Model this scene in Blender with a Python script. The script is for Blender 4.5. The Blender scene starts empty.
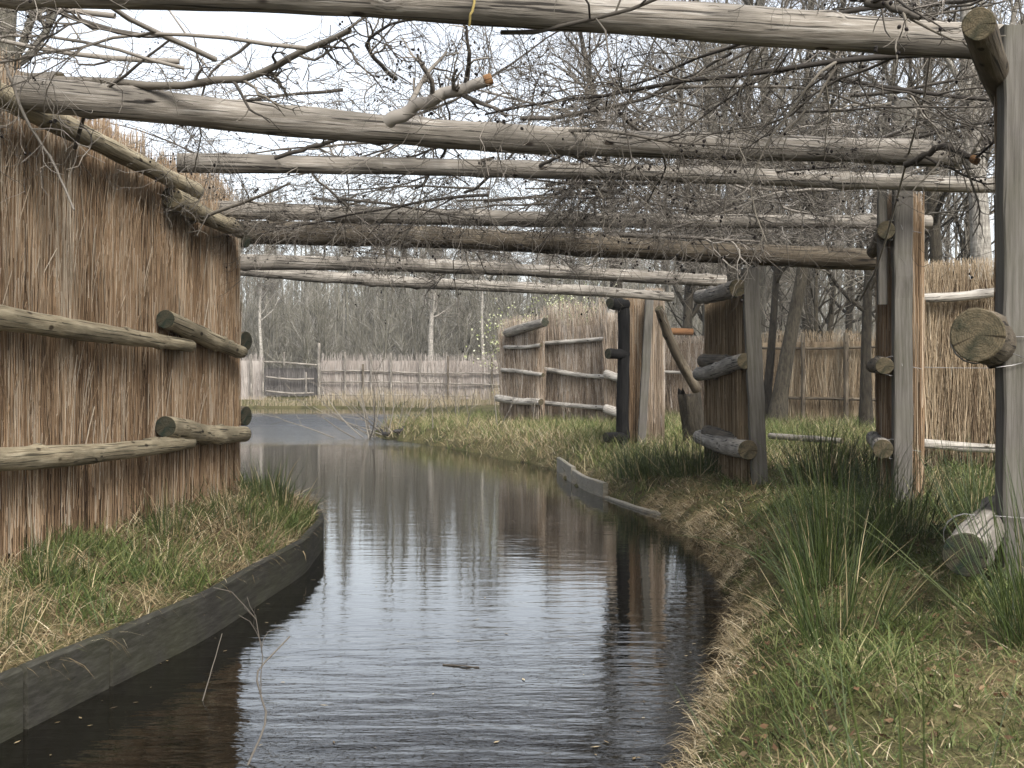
import bpy, math, random
import numpy as np
from mathutils import Vector, Matrix
rng = np.random.default_rng(7); random.seed(7)
sc = bpy.context.scene
COL = sc.collection
R = math.radians
# ------------------------------------------------------------------ camera, world, sun
F = 1200.0; CZ = 1.3
cam = bpy.data.objects.new('camera', bpy.data.cameras.new('camera')); COL.objects.link(cam)
cam.location = (0, 0, CZ); cam.rotation_euler = (R(90), 0, 0)
cam.data.sensor_width = 36; cam.data.lens = F/1024*36
cam.data.clip_start = 0.05; cam.data.clip_end = 2000
cam.data.dof.use_dof = True; cam.data.dof.focus_distance = 9.5; cam.data.dof.aperture_fstop = 13
sc.camera = cam
SUN_EL, SUN_AZ = 44, 156      # degrees, azimuth clockwise from +Y
w = bpy.data.worlds.new('World'); sc.world = w; w.use_nodes = True
wn = w.node_tree; bg = wn.nodes['Background']
sky = wn.nodes.new('ShaderNodeTexSky'); sky.sky_type = 'NISHITA'; sky.sun_disc = False
sky.sun_elevation = R(SUN_EL); sky.sun_rotation = R(SUN_AZ); sky.dust_density = 3.0; sky.air_density = 1.0
hs = wn.nodes.new('ShaderNodeHueSaturation'); hs.inputs['Saturation'].default_value = 0.34
wn.links.new(sky.outputs[0], hs.inputs['Color']); wn.links.new(hs.outputs[0], bg.inputs[0])
bg.inputs[1].default_value = 0.15
sl = bpy.data.lights.new('sun', 'SUN'); sl.energy = 1.9; sl.angle = R(24); sl.color = (1, .97, .93)
so = bpy.data.objects.new('sun', sl); COL.objects.link(so)
d = Vector((math.sin(R(SUN_AZ))*math.cos(R(SUN_EL)), math.cos(R(SUN_AZ))*math.cos(R(SUN_EL)), math.sin(R(SUN_EL))))
so.rotation_euler = d.to_track_quat('Z', 'Y').to_euler()
sc.view_settings.view_transform = 'Standard'; sc.view_settings.look = 'None'
sc.view_settings.exposure = 1.25; sc.view_settings.gamma = 1

# ------------------------------------------------------------------ helpers
def tag(o, label=None, cat=None, group=None, kind=None):
    if label: o['label'] = label
    if cat: o['category'] = cat
    if group: o['group'] = group
    if kind: o['kind'] = kind
    return o
def empty(name, loc, label, cat, group=None):
    o = bpy.data.objects.new(name, None); COL.objects.link(o); o.location = loc; o.empty_display_size = .1
    return tag(o, label, cat, group)
def mk(name, V, Fs, mat, parent=None, attr=None, smooth=True, mi=None, flat1=False):
    """V (n,3); Fs list of (m,3)/(m,4) int arrays; world coordinates, moved into the parent's frame"""
    V = np.asarray(V, dtype=np.float64).reshape(-1, 3)
    if parent is not None: V = V - np.array(parent.location)
    me = bpy.data.meshes.new(name)
    Fs = [np.asarray(f) for f in Fs if len(f)]
    loops = np.concatenate([f.ravel() for f in Fs]).astype(np.int32)
    tot = np.concatenate([np.full(len(f), f.shape[1]) for f in Fs]).astype(np.int32)
    st = np.concatenate([[0], np.cumsum(tot)[:-1]]).astype(np.int32)
    me.vertices.add(len(V)); me.vertices.foreach_set('co', V.astype(np.float32).ravel())
    me.loops.add(len(loops)); me.loops.foreach_set('vertex_index', loops)
    me.polygons.add(len(tot)); me.polygons.foreach_set('loop_start', st); me.polygons.foreach_set('loop_total', tot)
    me.polygons.foreach_set('use_smooth', np.full(len(tot), smooth))
    if flat1 and mi is not None: me.polygons.foreach_set('use_smooth', np.asarray(mi) < .5)
    if attr is not None:
        a = me.attributes.new('rnd', 'FLOAT', 'POINT'); a.data.foreach_set('value', np.asarray(attr, dtype=np.float32))
    for m in (mat if isinstance(mat, (list, tuple)) else [mat]): me.materials.append(m)
    if mi is not None: me.polygons.foreach_set('material_index', np.asarray(mi, dtype=np.int32))
    me.update(); me.validate()
    o = bpy.data.objects.new(name, me); COL.objects.link(o)
    if parent is not None: o.parent = parent
    return o
def nrm(a): return a/np.maximum(np.linalg.norm(a, axis=-1, keepdims=True), 1e-9)
def tubes(P, Rr, S=4):
    """P (N,K,3) Rr (N,K) -> verts, quads"""
    N, K, _ = P.shape
    T = np.gradient(P, axis=1); T = nrm(T)
    ref = np.where(np.abs(T[..., 2:3]) > .9, np.array([1., 0, 0]), np.array([0, 0, 1.]))
    # one reference per strand so rings do not twist
    ref = np.repeat(ref[:, K//2:K//2+1], K, axis=1)
    A = nrm(np.cross(T, ref)); B = np.cross(T, A)
    th = np.arange(S)*2*np.pi/S
    V = P[:, :, None] + Rr[:, :, None, None]*(np.cos(th)[None, None, :, None]*A[:, :, None] + np.sin(th)[None, None, :, None]*B[:, :, None])
    idx = np.arange(N*K*S).reshape(N, K, S)
    a = idx[:, :-1]; b = idx[:, 1:]
    q = np.stack([a, np.roll(a, -1, 2), np.roll(b, -1, 2), b], -1).reshape(-1, 4)
    return V.reshape(-1, 3), q
def ribbons(P, W, side):
    N, K, _ = P.shape
    V = np.stack([P - side[:, None]*W[..., None], P + side[:, None]*W[..., None]], 2)
    idx = np.arange(N*K*2).reshape(N, K, 2)
    q = np.stack([idx[:, :-1, 0], idx[:, :-1, 1], idx[:, 1:, 1], idx[:, 1:, 0]], -1).reshape(-1, 4)
    return V.reshape(-1, 3), q
class Bag:
    def __init__(s): s.V = []; s.F = []; s.A = []; s.M = []; s.n = 0
    def add(s, V, Fq, a=None, m=0):
        V = np.asarray(V).reshape(-1, 3); Fq = np.asarray(Fq)
        s.V.append(V); s.F.append(Fq + s.n); s.n += len(V)
        if a is None: a = .5
        a = np.asarray(a, dtype=float)
        s.A.append(np.full(len(V), float(a)) if a.ndim == 0 else np.repeat(a, len(V)//len(a)))
        s.M.append(np.full(len(Fq), m))
    def out(s, name, mat, parent=None, smooth=True):
        return mk(name, np.concatenate(s.V), s.F, mat, parent, np.concatenate(s.A), smooth, np.concatenate(s.M))
def lerp(a, b, t): return a + (b-a)*t
def px(x, y, d): return np.array([(x-512)*d/F, d, CZ - (y-384)*d/F])
# value noise
_T = rng.random((256, 256))
def vn(x, y):
    x = np.asarray(x, float)+1000; y = np.asarray(y, float)+1000
    xi = np.floor(x).astype(int); yi = np.floor(y).astype(int); fx = x-xi; fy = y-yi
    fx = fx*fx*(3-2*fx); fy = fy*fy*(3-2*fy)
    g = lambda i, j: _T[i % 256, j % 256]
    return (g(xi, yi)*(1-fx)+g(xi+1, yi)*fx)*(1-fy)+(g(xi, yi+1)*(1-fx)+g(xi+1, yi+1)*fx)*fy
def fbm(x, y): return .55*vn(x, y)+.3*vn(x*2.1+9, y*2.1+3)+.15*vn(x*4.3+5, y*4.3+8)

# ------------------------------------------------------------------ materials
def lin(c): return tuple((v/12.92 if v <= .04045 else ((v+.055)/1.055)**2.4) for v in c)
def newmat(name, rough=.8, spec=.25):
    m = bpy.data.materials.new(name); m.use_nodes = True
    b = m.node_tree.nodes['Principled BSDF']; b.inputs['Roughness'].default_value = rough
    b.inputs['Specular IOR Level'].default_value = spec
    return m, m.node_tree, b
def ramp(nt, stops):
    r = nt.nodes.new('ShaderNodeValToRGB'); e = r.color_ramp.elements
    while len(e) < len(stops): e.new(.5)
    for k, (p, c) in zip(e, stops): k.position = p; k.color = (*c, 1)
    return r
def noise(nt, scale, mp=(1, 1, 1), detail=4, coord='Object', rot=(0, 0, 0), rough=.55):
    tc = nt.nodes.new('ShaderNodeTexCoord'); m = nt.nodes.new('ShaderNodeMapping'); m.inputs['Scale'].default_value = mp
    m.inputs['Rotation'].default_value = rot
    n = nt.nodes.new('ShaderNodeTexNoise'); n.inputs['Scale'].default_value = scale; n.inputs['Detail'].default_value = detail
    n.inputs['Roughness'].default_value = rough
    nt.links.new(tc.outputs[coord], m.inputs[0]); nt.links.new(m.outputs[0], n.inputs[0]); return n
def mix(nt, a, b, fac, mode='MIX'):
    x = nt.nodes.new('ShaderNodeMix'); x.data_type = 'RGBA'; x.blend_type = mode
    def put(s, v):
        if hasattr(v, 'is_linked') or hasattr(v, 'links'): nt.links.new(v, s)
        else: s.default_value = v if not isinstance(v, tuple) else (*v, 1)
    put(x.inputs[0], fac); put(x.inputs[6], a); put(x.inputs[7], b)
    return x.outputs[2]
def bump(nt, b, h, strength, dist=.01):
    n = nt.nodes.new('ShaderNodeBump'); n.inputs['Strength'].default_value = strength; n.inputs['Distance'].default_value = dist
    nt.links.new(h, n.inputs['Height']); nt.links.new(n.outputs[0], b.inputs['Normal']); return n
def strand_mat(name, stops, rough=.7, mottled=None, spec=.2, trans=0):
    return strand_mat_(name, stops, rough, mottled, spec)
def strand_mat_(name, stops, rough, mottled, spec):
    """colour picked per strand by the rnd attribute, plus slow patches along the object"""
    m, nt, b = newmat(name, rough, spec)
    a = nt.nodes.new('ShaderNodeAttribute'); a.attribute_name = 'rnd'
    src = a.outputs['Fac']
    if mottled:
        n = noise(nt, mottled[0], mottled[1], 3)
        mm = nt.nodes.new('ShaderNodeMath'); mm.operation = 'MULTIPLY_ADD'; mm.inputs[1].default_value = mottled[2]
        sb = nt.nodes.new('ShaderNodeMath'); sb.operation = 'SUBTRACT'; sb.inputs[1].default_value = .5
        nt.links.new(n.outputs[0], sb.inputs[0]); nt.links.new(sb.outputs[0], mm.inputs[0]); nt.links.new(src, mm.inputs[2]); src = mm.outputs[0]
    r = ramp(nt, stops); nt.links.new(src, r.inputs[0]); nt.links.new(r.outputs[0], b.inputs['Base Color'])
    if 'bark' in name:
        bn_ = noise(nt, 9, (3, 3, .7), 6, rough=.7); bump(nt, b, bn_.outputs[0], 1, .05)
        rr_ = ramp(nt, [(.35, (.35, .33, .3)), (.6, (1.25, 1.22, 1.15))]); nt.links.new(bn_.outputs[0], rr_.inputs[0]); nt.links.new(mix(nt, r.outputs[0], rr_.outputs[0], .9, 'MULTIPLY'), b.inputs['Base Color'])
    return m
def log_mat(name, c1, c2, c3, patch=.5, rough=.85):
    m, nt, b = newmat(name, rough, .15)
    g = noise(nt, 9, (.35, 6, 6), 6, rough=.65)         # grain along the log
    big = noise(nt, 2.2, (1, 3, 3), 4)
    r = ramp(nt, [(.25, c1), (.5, c2), (.72, c3)]); nt.links.new(g.outputs[0], r.inputs[0])
    pr = ramp(nt, [(patch-.1, (0, 0, 0)), (patch+.12, (1, 1, 1))]); nt.links.new(big.outputs[0], pr.inputs[0])
    col = mix(nt, r.outputs[0], tuple(v*.55 for v in c2), pr.outputs[0])
    # cracks
    v = noise(nt, 5, (.25, 14, 14), 2, rough=.5); vr = ramp(nt, [(.36, (0, 0, 0)), (.42, (1, 1, 1))]); nt.links.new(v.outputs[0], vr.inputs[0])
    col = mix(nt, col, vr.outputs[0], .8, 'MULTIPLY')
    # knots
    tc = nt.nodes.new('ShaderNodeTexCoord'); mp = nt.nodes.new('ShaderNodeMapping'); mp.inputs['Scale'].default_value = (2.2, 5, 5)
    vo = nt.nodes.new('ShaderNodeTexVoronoi'); vo.inputs['Scale'].default_value = 1.6
    nt.links.new(tc.outputs['Object'], mp.inputs[0]); nt.links.new(mp.outputs[0], vo.inputs[0])
    kr = ramp(nt, [(.09, (.12, .09, .07)), (.14, (1, 1, 1))]); nt.links.new(vo.outputs['Distance'], kr.inputs[0])
    col = mix(nt, col, kr.outputs[0], .9, 'MULTIPLY')
    nt.links.new(col, b.inputs['Base Color'])
    bump(nt, b, g.outputs[0], .9, .012)
    return m
def endgrain_mat(name, c1, c2, c3=None):
    m, nt, b = newmat(name, .9, .1)
    tc = nt.nodes.new('ShaderNodeTexCoord'); wv = nt.nodes.new('ShaderNodeTexWave'); wv.wave_type = 'RINGS'; wv.rings_direction = 'X'
    wv.inputs['Scale'].default_value = 34; wv.inputs['Distortion'].default_value = 3; wv.inputs['Detail'].default_value = 3
    nt.links.new(tc.outputs['Object'], wv.inputs[0])
    r = ramp(nt, [(0, c1), (1, c2)]); nt.links.new(wv.outputs[0], r.inputs[0])
    n = noise(nt, 13, detail=5, rough=.7); nr = ramp(nt, [(.42, (0, 0, 0)), (.66, (1, 1, 1))]); nt.links.new(n.outputs[0], nr.inputs[0])
    col = mix(nt, r.outputs[0], c3 or tuple(v*.4 for v in c1), nr.outputs[0])
    # radial drying cracks
    sp = nt.nodes.new('ShaderNodeSeparateXYZ'); nt.links.new(tc.outputs['Object'], sp.inputs[0])
    at = nt.nodes.new('ShaderNodeMath'); at.operation = 'ARCTAN2'; nt.links.new(sp.outputs['Y'], at.inputs[0]); nt.links.new(sp.outputs['Z'], at.inputs[1])
    cb = nt.nodes.new('ShaderNodeCombineXYZ'); nt.links.new(at.outputs[0], cb.inputs[0]); nn = nt.nodes.new('ShaderNodeTexNoise'); nn.inputs['Scale'].default_value = 3.2; nn.inputs['Detail'].default_value = 3
    nt.links.new(cb.outputs[0], nn.inputs[0]); cr = ramp(nt, [(.36, (.12, .10, .08)), (.43, (1, 1, 1))]); nt.links.new(nn.outputs[0], cr.inputs[0])
    col = mix(nt, col, cr.outputs[0], .85, 'MULTIPLY')
    nt.links.new(col, b.inputs['Base Color']); bump(nt, b, n.outputs[0], .8, .02)
    return m
M = {}
M['beam'] = log_mat('beam_wood', (.10, .085, .068), (.235, .21, .175), (.40, .375, .335), .54)
M['rail'] = log_mat('rail_wood', (.14, .11, .07), (.28, .235, .155), (.43, .375, .265), .56)
M['silver'] = log_mat('silver_rail_wood', (.13, .115, .095), (.25, .225, .19), (.38, .355, .31), .55)
M['pale'] = log_mat('bleached_rail_wood', (.2, .18, .15), (.36, .33, .285), (.50, .47, .42), .6)
M['bark'] = log_mat('dark_bark_wood', (.06, .05, .035), (.13, .105, .075), (.22, .19, .14), .5)
M['black'] = log_mat('blackened_wood', (.004, .004, .0035), (.008, .0075, .007), (.016, .015, .013), .6)
M['orange'] = log_mat('fresh_peeled_wood', (.15, .07, .03), (.22, .11, .05), (.28, .16, .08), .7)
M['end'] = endgrain_mat('cut_end', (.075, .06, .038), (.105, .085, .053), (.03, .03, .019))
M['endfresh'] = endgrain_mat('fresh_cut_end', (.26, .14, .06), (.36, .22, .11), (.12, .06, .03))
M['enddark'] = endgrain_mat('dark_cut_end', (.035, .03, .02), (.06, .054, .036), (.014, .022, .016))
def plank_mat(name, c1, c2, c3, axis, green=.0):
    m, nt, b = newmat(name, .85, .15)
    mp = [7, 7, 7]; mp[axis] = .3
    g = noise(nt, 7, tuple(mp), 6, rough=.7); r = ramp(nt, [(.28, c1), (.5, c2), (.75, c3)]); nt.links.new(g.outputs[0], r.inputs[0])
    n = noise(nt, 3, detail=4); nr = ramp(nt, [(.4, (0, 0, 0)), (.68, (1, 1, 1))]); nt.links.new(n.outputs[0], nr.inputs[0])
    f = nt.nodes.new('ShaderNodeMath'); f.operation = 'MULTIPLY'; f.inputs[1].default_value = green; nt.links.new(nr.outputs[0], f.inputs[0])
    col = mix(nt, r.outputs[0], (.07, .075, .028), f.outputs[0]); nt.links.new(col, b.inputs['Base Color'])
    bump(nt, b, g.outputs[0], .5, .006); return m
M['post'] = plank_mat('weathered_post', (.045, .04, .034), (.09, .082, .072), (.145, .134, .12), 2, .2)
M['edging'] = plank_mat('wet_edging_board', (.012, .011, .009), (.03, .028, .023), (.06, .056, .048), 1, .2)
M['edging_pale'] = plank_mat('pale_edging_board', (.12, .105, .08), (.21, .19, .155), (.33, .30, .25), 0, .3)
M['reed'] = strand_mat('reed_thatch', [(0, (.06, .038, .022)), (.2, (.145, .092, .052)), (.45, (.235, .155, .09)), (.66, (.30, .212, .132)), (.84, (.325, .262, .19)), (1, (.42, .36, .28))], .75, (.9, (2, 2, .5), .7))
M['reedtan'] = strand_mat('tan_reed_thatch', [(0, (.09, .06, .035)), (.3, (.19, .14, .085)), (.6, (.29, .22, .14)), (.85, (.36, .285, .195)), (1, (.45, .38, .28))], .8, (.8, (2, 2, .5), .5))
M['wattle'] = strand_mat('dark_wattle', [(0, (.05, .045, .04)), (.6, (.12, .108, .098)), (1, (.2, .185, .17))], .85)
M['reedgrey'] = strand_mat('grey_reed_thatch', [(0, (.07, .05, .035)), (.3, (.21, .155, .105)), (.6, (.33, .26, .19)), (.85, (.42, .36, .30)), (1, (.5, .45, .39))], .8, (.8, (2, 2, .5), .8))
M['reedfar'] = strand_mat('far_reed_thatch', [(0, (.19, .16, .135)), (.5, (.30, .262, .23)), (1, (.41, .37, .33))], .8, (.5, (1, 1, .6), .8))
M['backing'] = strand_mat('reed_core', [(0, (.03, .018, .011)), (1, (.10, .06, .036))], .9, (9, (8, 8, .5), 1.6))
M['grass'] = strand_mat('green_grass', [(0, (.022, .034, .009)), (.4, (.045, .066, .016)), (.72, (.10, .115, .034)), (.9, (.17, .165, .07)), (1, (.30, .25, .14))], .6, (.9, (1, 1, 1), .7))
M['straw'] = strand_mat('dead_grass', [(0, (.06, .04, .02)), (.4, (.17, .125, .065)), (.75, (.32, .255, .15)), (1, (.50, .43, .30))], .75, (1.2, (1, 1, 1), .6))
M['rush'] = strand_mat('rush_stems', [(0, (.018, .028, .007)), (.6, (.042, .062, .014)), (.88, (.085, .10, .028)), (.95, (.28, .22, .12)), (1, (.38, .31, .18))], .45, None, .35)
M['reedmarsh'] = strand_mat('marsh_reeds', [(0, (.16, .12, .07)), (.5, (.27, .22, .14)), (1, (.38, .33, .24))], .7)
M['twig'] = strand_mat('alder_twigs', [(0, (.032, .027, .022)), (.5, (.085, .074, .06)), (.85, (.17, .15, .12)), (1, (.25, .22, .19))], .75)
M['twigpale'] = strand_mat('weathered_twigs', [(0, (.07, .06, .05)), (.5, (.17, .15, .125)), (1, (.34, .31, .27))], .8)
M['treebark'] = strand_mat('tree_bark', [(0, (.022, .019, .014)), (.5, (.04, .034, .025)), (1, (.07, .061, .045))], .85, (3, (3, 3, .6), 1.2))
M['treetwig'] = strand_mat('tree_twigs', [(0, (.07, .062, .05)), (.5, (.14, .124, .10)), (1, (.24, .215, .175))], .8)
M['treegrey'] = strand_mat('grey_bark', [(0, (.055, .05, .04)), (.5, (.105, .098, .08)), (1, (.18, .17, .145))], .85, (3, (3, 3, .6), 1.2))
M['birch'] = strand_mat('birch_bark', [(0, (.08, .07, .06)), (.28, (.20, .185, .165)), (1, (.37, .355, .325))], .7, (4, (.6, .6, 4), 1.6))
M['farwood'] = strand_mat('far_wood', [(0, (.075, .07, .05)), (.5, (.14, .13, .10)), (.9, (.22, .205, .17)), (1, (.32, .30, .27))], .9)
M['cone'], _, _b = newmat('alder_cone', .8, .2); _b.inputs['Base Color'].default_value = (.012, .009, .008, 1)
M['leafbud'] = strand_mat('pale_buds', [(0, (.16, .19, .06)), (.5, (.34, .36, .18)), (1, (.62, .62, .45))], .7)
M['wire'], _, _b = newmat('steel_wire', .45, .5); _b.inputs['Base Color'].default_value = (.22, .21, .2, 1); _b.inputs['Metallic'].default_value = .6
M['duck'], _, _b = newmat('dark_feathers', .6, .3); _b.inputs['Base Color'].default_value = (.02, .018, .017, 1)
# ground
m, nt, b = newmat('bank_soil', .95, .1); M['ground'] = m
n1 = noise(nt, 1.3, detail=6, rough=.65); n2 = noise(nt, 9, detail=6, rough=.7); n3 = noise(nt, 38, detail=4)
r1 = ramp(nt, [(.3, (.02, .015, .009)), (.46, (.045, .038, .018)), (.6, (.045, .055, .014)), (.75, (.11, .09, .045))]); nt.links.new(n2.outputs[0], r1.inputs[0])
r2 = ramp(nt, [(.4, (0, 0, 0)), (.6, (1, 1, 1))]); nt.links.new(n1.outputs[0], r2.inputs[0])
r3 = ramp(nt, [(.35, (.045, .042, .018)), (.65, (.14, .118, .055))]); nt.links.new(n3.outputs[0], r3.inputs[0])
nt.links.new(mix(nt, r1.outputs[0], r3.outputs[0], r2.outputs[0]), b.inputs['Base Color']); bump(nt, b, n2.outputs[0], .8, .04)
# water
m, nt, b = newmat('dark_water', .015, .5); M['water'] = m
b.inputs['Base Color'].default_value = (.004, .0035, .0022, 1); b.inputs['IOR'].default_value = 1.38
a1 = noise(nt, 1.0, (1.9, 5.5, 1), 4, rough=.55); a2 = noise(nt, 1.0, (4.2, 11, 1), 4, rough=.6); a3 = noise(nt, .35, (.8, 2.2, 1), 2)
s3 = ramp(nt, [(.42, (.05, .05, .05)), (.64, (1, 1, 1))]); nt.links.new(a3.outputs[0], s3.inputs[0])
mm = nt.nodes.new('ShaderNodeMath'); mm.operation = 'MULTIPLY'; nt.links.new(a2.outputs[0], mm.inputs[0]); nt.links.new(s3.outputs[0], mm.inputs[1])
ad = nt.nodes.new('ShaderNodeMath'); ad.operation = 'MULTIPLY_ADD'; ad.inputs[1].default_value = .30
nt.links.new(mm.outputs[0], ad.inputs[0]); nt.links.new(a1.outputs[0], ad.inputs[2])
bn = bump(nt, b, ad.outputs[0], .16, .03)
tcw = nt.nodes.new('ShaderNodeTexCoord'); sx_ = nt.nodes.new('ShaderNodeSeparateXYZ'); nt.links.new(tcw.outputs['Object'], sx_.inputs[0])
nw = noise(nt, .09, (1, 1, 1), 3); wob = nt.nodes.new('ShaderNodeMath'); wob.operation = 'MULTIPLY_ADD'; wob.inputs[1].default_value = 14
nt.links.new(nw.outputs[0], wob.inputs[0]); nt.links.new(sx_.outputs['Y'], wob.inputs[2])
wr = nt.nodes.new('ShaderNodeMapRange'); wr.inputs[1].default_value = 30; wr.inputs[2].default_value = 46; nt.links.new(wob.outputs[0], wr.inputs[0])
wr2 = nt.nodes.new('ShaderNodeMapRange'); wr2.inputs[1].default_value = 60; wr2.inputs[2].default_value = 52; nt.links.new(wob.outputs[0], wr2.inputs[0])
wm = nt.nodes.new('ShaderNodeMath'); wm.operation = 'MULTIPLY'; nt.links.new(wr.outputs[0], wm.inputs[0]); nt.links.new(wr2.outputs[0], wm.inputs[1])
ws = nt.nodes.new('ShaderNodeMath'); ws.operation = 'MULTIPLY_ADD'; ws.inputs[1].default_value = 5.0; ws.inputs[2].default_value = .085; nt.links.new(wm.outputs[0], ws.inputs[0])
nr_ = nt.nodes.new('ShaderNodeMapRange'); nr_.inputs[1].default_value = 8; nr_.inputs[2].default_value = 4.6; nt.links.new(sx_.outputs['Y'], nr_.inputs[0])
w2 = nt.nodes.new('ShaderNodeMath'); w2.operation = 'MULTIPLY_ADD'; w2.inputs[1].default_value = .20; nt.links.new(nr_.outputs[0], w2.inputs[0]); nt.links.new(ws.outputs[0], w2.inputs[2]); nt.links.new(w2.outputs[0], bn.inputs['Strength'])
wq = nt.nodes.new('ShaderNodeMath'); wq.operation = 'MULTIPLY_ADD'; wq.inputs[1].default_value = .3; wq.inputs[2].default_value = .015; nt.links.new(wm.outputs[0], wq.inputs[0]); nt.links.new(wq.outputs[0], b.inputs['Roughness'])

# ------------------------------------------------------------------ water outline and ground
W = np.array([(-.4, -4), (.02, 1), (.30, 3), (.56, 4.06), (.82, 4.94), (1.09, 6.1), (1.31, 7.2), (1.53, 9.4), (1.58, 11.3), (1.30, 12.6), (.95, 14.5), (.80, 16.2), (.72, 18.2),
     (-.2, 21), (-1.7, 25.6), (-3.1, 28.6), (-3.5, 30), (-2.6, 34), (-1.5, 40), (-2, 50), (-4.5, 60), (-9, 65), (-45, 66), (-70, 60), (-70, 16), (-10, 13.5), (-3.4, 12.6),
     (-2.3, 11.9), (-1.82, 11.0), (-1.52, 9.6), (-1.44, 8.2), (-1.58, 6.1), (-1.75, 5.1), (-1.87, 4.38), (-2.2, 2.0), (-2.8, -4)])
def sdist(x, y):
    """>0 on land"""
    x = np.asarray(x, float); y = np.asarray(y, float)
    best = np.full(x.shape, 1e9); ins = np.zeros(x.shape, bool)
    for i in range(len(W)):
        a = W[i]; c = W[(i+1) % len(W)]; e = c-a
        t = np.clip(((x-a[0])*e[0]+(y-a[1])*e[1])/(e@e), 0, 1)
        best = np.minimum(best, np.hypot(x-a[0]-t*e[0], y-a[1]-t*e[1]))
        cr = ((a[1] > y) != (c[1] > y)) & (x < (c[0]-a[0])*(y-a[1])/(c[1]-a[1]+1e-12)+a[0])
        ins ^= cr
    s = np.where(ins, -best, best)
    nz = (fbm(x*1.7+3, y*1.7)-.5)*.34+(vn(x*6, y*6)-.5)*.07
    return s+np.where((x > -1) | (y > 14), nz*np.where(np.abs(s) < 3, 1, 0), 0)
def gz(x, y):
    x = np.asarray(x, float); y = np.asarray(y, float)
    s = sdist(x, y)
    left = (x < -1) & (y < 12.3)
    land = np.where(left, .20+.13*np.clip(s/.8, 0, 1), .42*(1-np.exp(-np.clip(s, 0, 50)/.30)))
    land = land + .09*(fbm(x*1.4, y*1.4)-.5)*np.clip(s*3, 0, 1)*np.where(left, .6, 1) + .05*(vn(x*5, y*5)-.5)*np.clip(s*3, 0, 1)
    water = np.where(left | (y < 14), np.clip(s*4, -.7, 0), np.clip(s*1.2, -.7, 0))
    z = np.where(s > 0, land, water)
    z = np.where((s > 0) & left, np.where(s < .05, -.1+ (s/.05)*.28, z), z)
    return z
def axis(parts):
    out = []
    for a, c, st in parts: out += list(np.arange(a, c-1e-6, st))
    out.append(parts[-1][1]); return np.array(out)
gx = axis([(-400, -80, 40), (-80, -12, 2), (-12, -4, .4), (-4, 6, .07), (6, 16, .4), (16, 80, 3), (80, 400, 40)])
gy = axis([(-20, 2, 1), (2, 20, .08), (20, 34, .25), (34, 75, 1), (75, 120, 5), (120, 600, 40)])
X, Y = np.meshgrid(gx, gy, indexing='ij'); Z = gz(X, Y)
idx = np.arange(X.size).reshape(X.shape)
q = np.stack([idx[:-1, :-1], idx[1:, :-1], idx[1:, 1:], idx[:-1, 1:]], -1).reshape(-1, 4)
tag(mk('ground', np.stack([X, Y, Z], -1), [q], M['ground']), kind='structure')
tag(mk('water', [(-75, -15, 0), (10, -15, 0), (10, 72, 0), (-75, 72, 0)], [np.array([[0, 1, 2, 3]])], M['water']), kind='structure')

# ------------------------------------------------------------------ builders
def log(name, p0, p1, r0, r1, mat, endmat, parent=None, bend=.0, rough=.05, knots=6, S=20, seed=None, taperend=False):
    """a round pole from p0 to p1 as one mesh, local X along the pole"""
    g = np.random.default_rng(seed if seed is not None else int(rng.integers(1e9)))
    p0 = np.array(p0, float); p1 = np.array(p1, float); L = np.linalg.norm(p1-p0)
    K = max(6, int(L/.07)); t = np.linspace(0, 1, K); th = np.arange(S)*2*np.pi/S
    cy = bend*np.sin(t*np.pi*g.uniform(.8, 1.3)+g.uniform(0, .6))*g.choice([-1, 1]); cz = bend*.8*np.sin(t*np.pi*g.uniform(1, 2)+g.uniform(0, 3))
    cy = cy - lerp(cy[0], cy[-1], t); cz = cz - lerp(cz[0], cz[-1], t)
    ph = g.uniform(0, 50)
    rad = lerp(r0, r1, t)[:, None]*(1 + rough*(vn(t[:, None]*L*2.2+ph, th[None]*0+ph)-.5)*2 + rough*.8*(vn(t[:, None]*L*6+ph, (np.cos(th)+1)[None]*1.5+ph)-.5)*2)
    for _ in range(knots):
        tk = g.uniform(.03, .97); ak = g.uniform(0, 6.28); sz = g.uniform(.018, .035)
        da = (th[None]-ak+np.pi) % (2*np.pi)-np.pi
        rad = rad + .25*r0*np.exp(-(((t[:, None]-tk)*L)**2+(da*r0)**2)/(2*sz**2))
    V = np.stack([np.repeat((t*L)[:, None], S, 1), cy[:, None]+rad*np.cos(th), cz[:, None]+rad*np.sin(th)], -1).reshape(-1, 3)
    idx = np.arange(K*S).reshape(K, S); a = idx[:-1]; b_ = idx[1:]
    q = np.stack([a, np.roll(a, -1, 1), np.roll(b_, -1, 1), b_], -1).reshape(-1, 4)
    caps = []; n = len(V); VV = [V]
    for k, sgn in ((0, -1), (K-1, 1)):
        ring = V[k*S:(k+1)*S]; c = ring.mean(0)
        inner = c+(ring-c)*.95+np.array([sgn*.003, 0, 0]); VV.append(inner); VV.append((c+np.array([sgn*.004, 0, 0]))[None])
        r_ = idx[k]; i_ = np.arange(n, n+S); cc = n+S; n += S+1
        q2 = np.stack([r_, i_, np.roll(i_, -1), np.roll(r_, -1)], -1); tri = np.stack([i_, np.full(S, cc), np.roll(i_, -1)], -1)
        if sgn < 0: pass
        else: q2 = q2[:, ::-1]; tri = tri[:, ::-1]
        caps += [q2, tri]
    Fs = [q]+caps; mi = np.concatenate([np.zeros(len(q)), np.ones(S*4)])
    o = mk(name, np.concatenate(VV), Fs, [mat, endmat], None, None, True, mi, True)
    dirv = Vector(p1-p0).normalized(); rot = dirv.to_track_quat('X', 'Z')
    o.rotation_mode = 'QUATERNION'; o.rotation_quaternion = rot
    o.location = Vector(p0) - (parent.location if parent is not None else Vector((0, 0, 0)))
    if parent is not None: o.parent = parent
    return o
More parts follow.
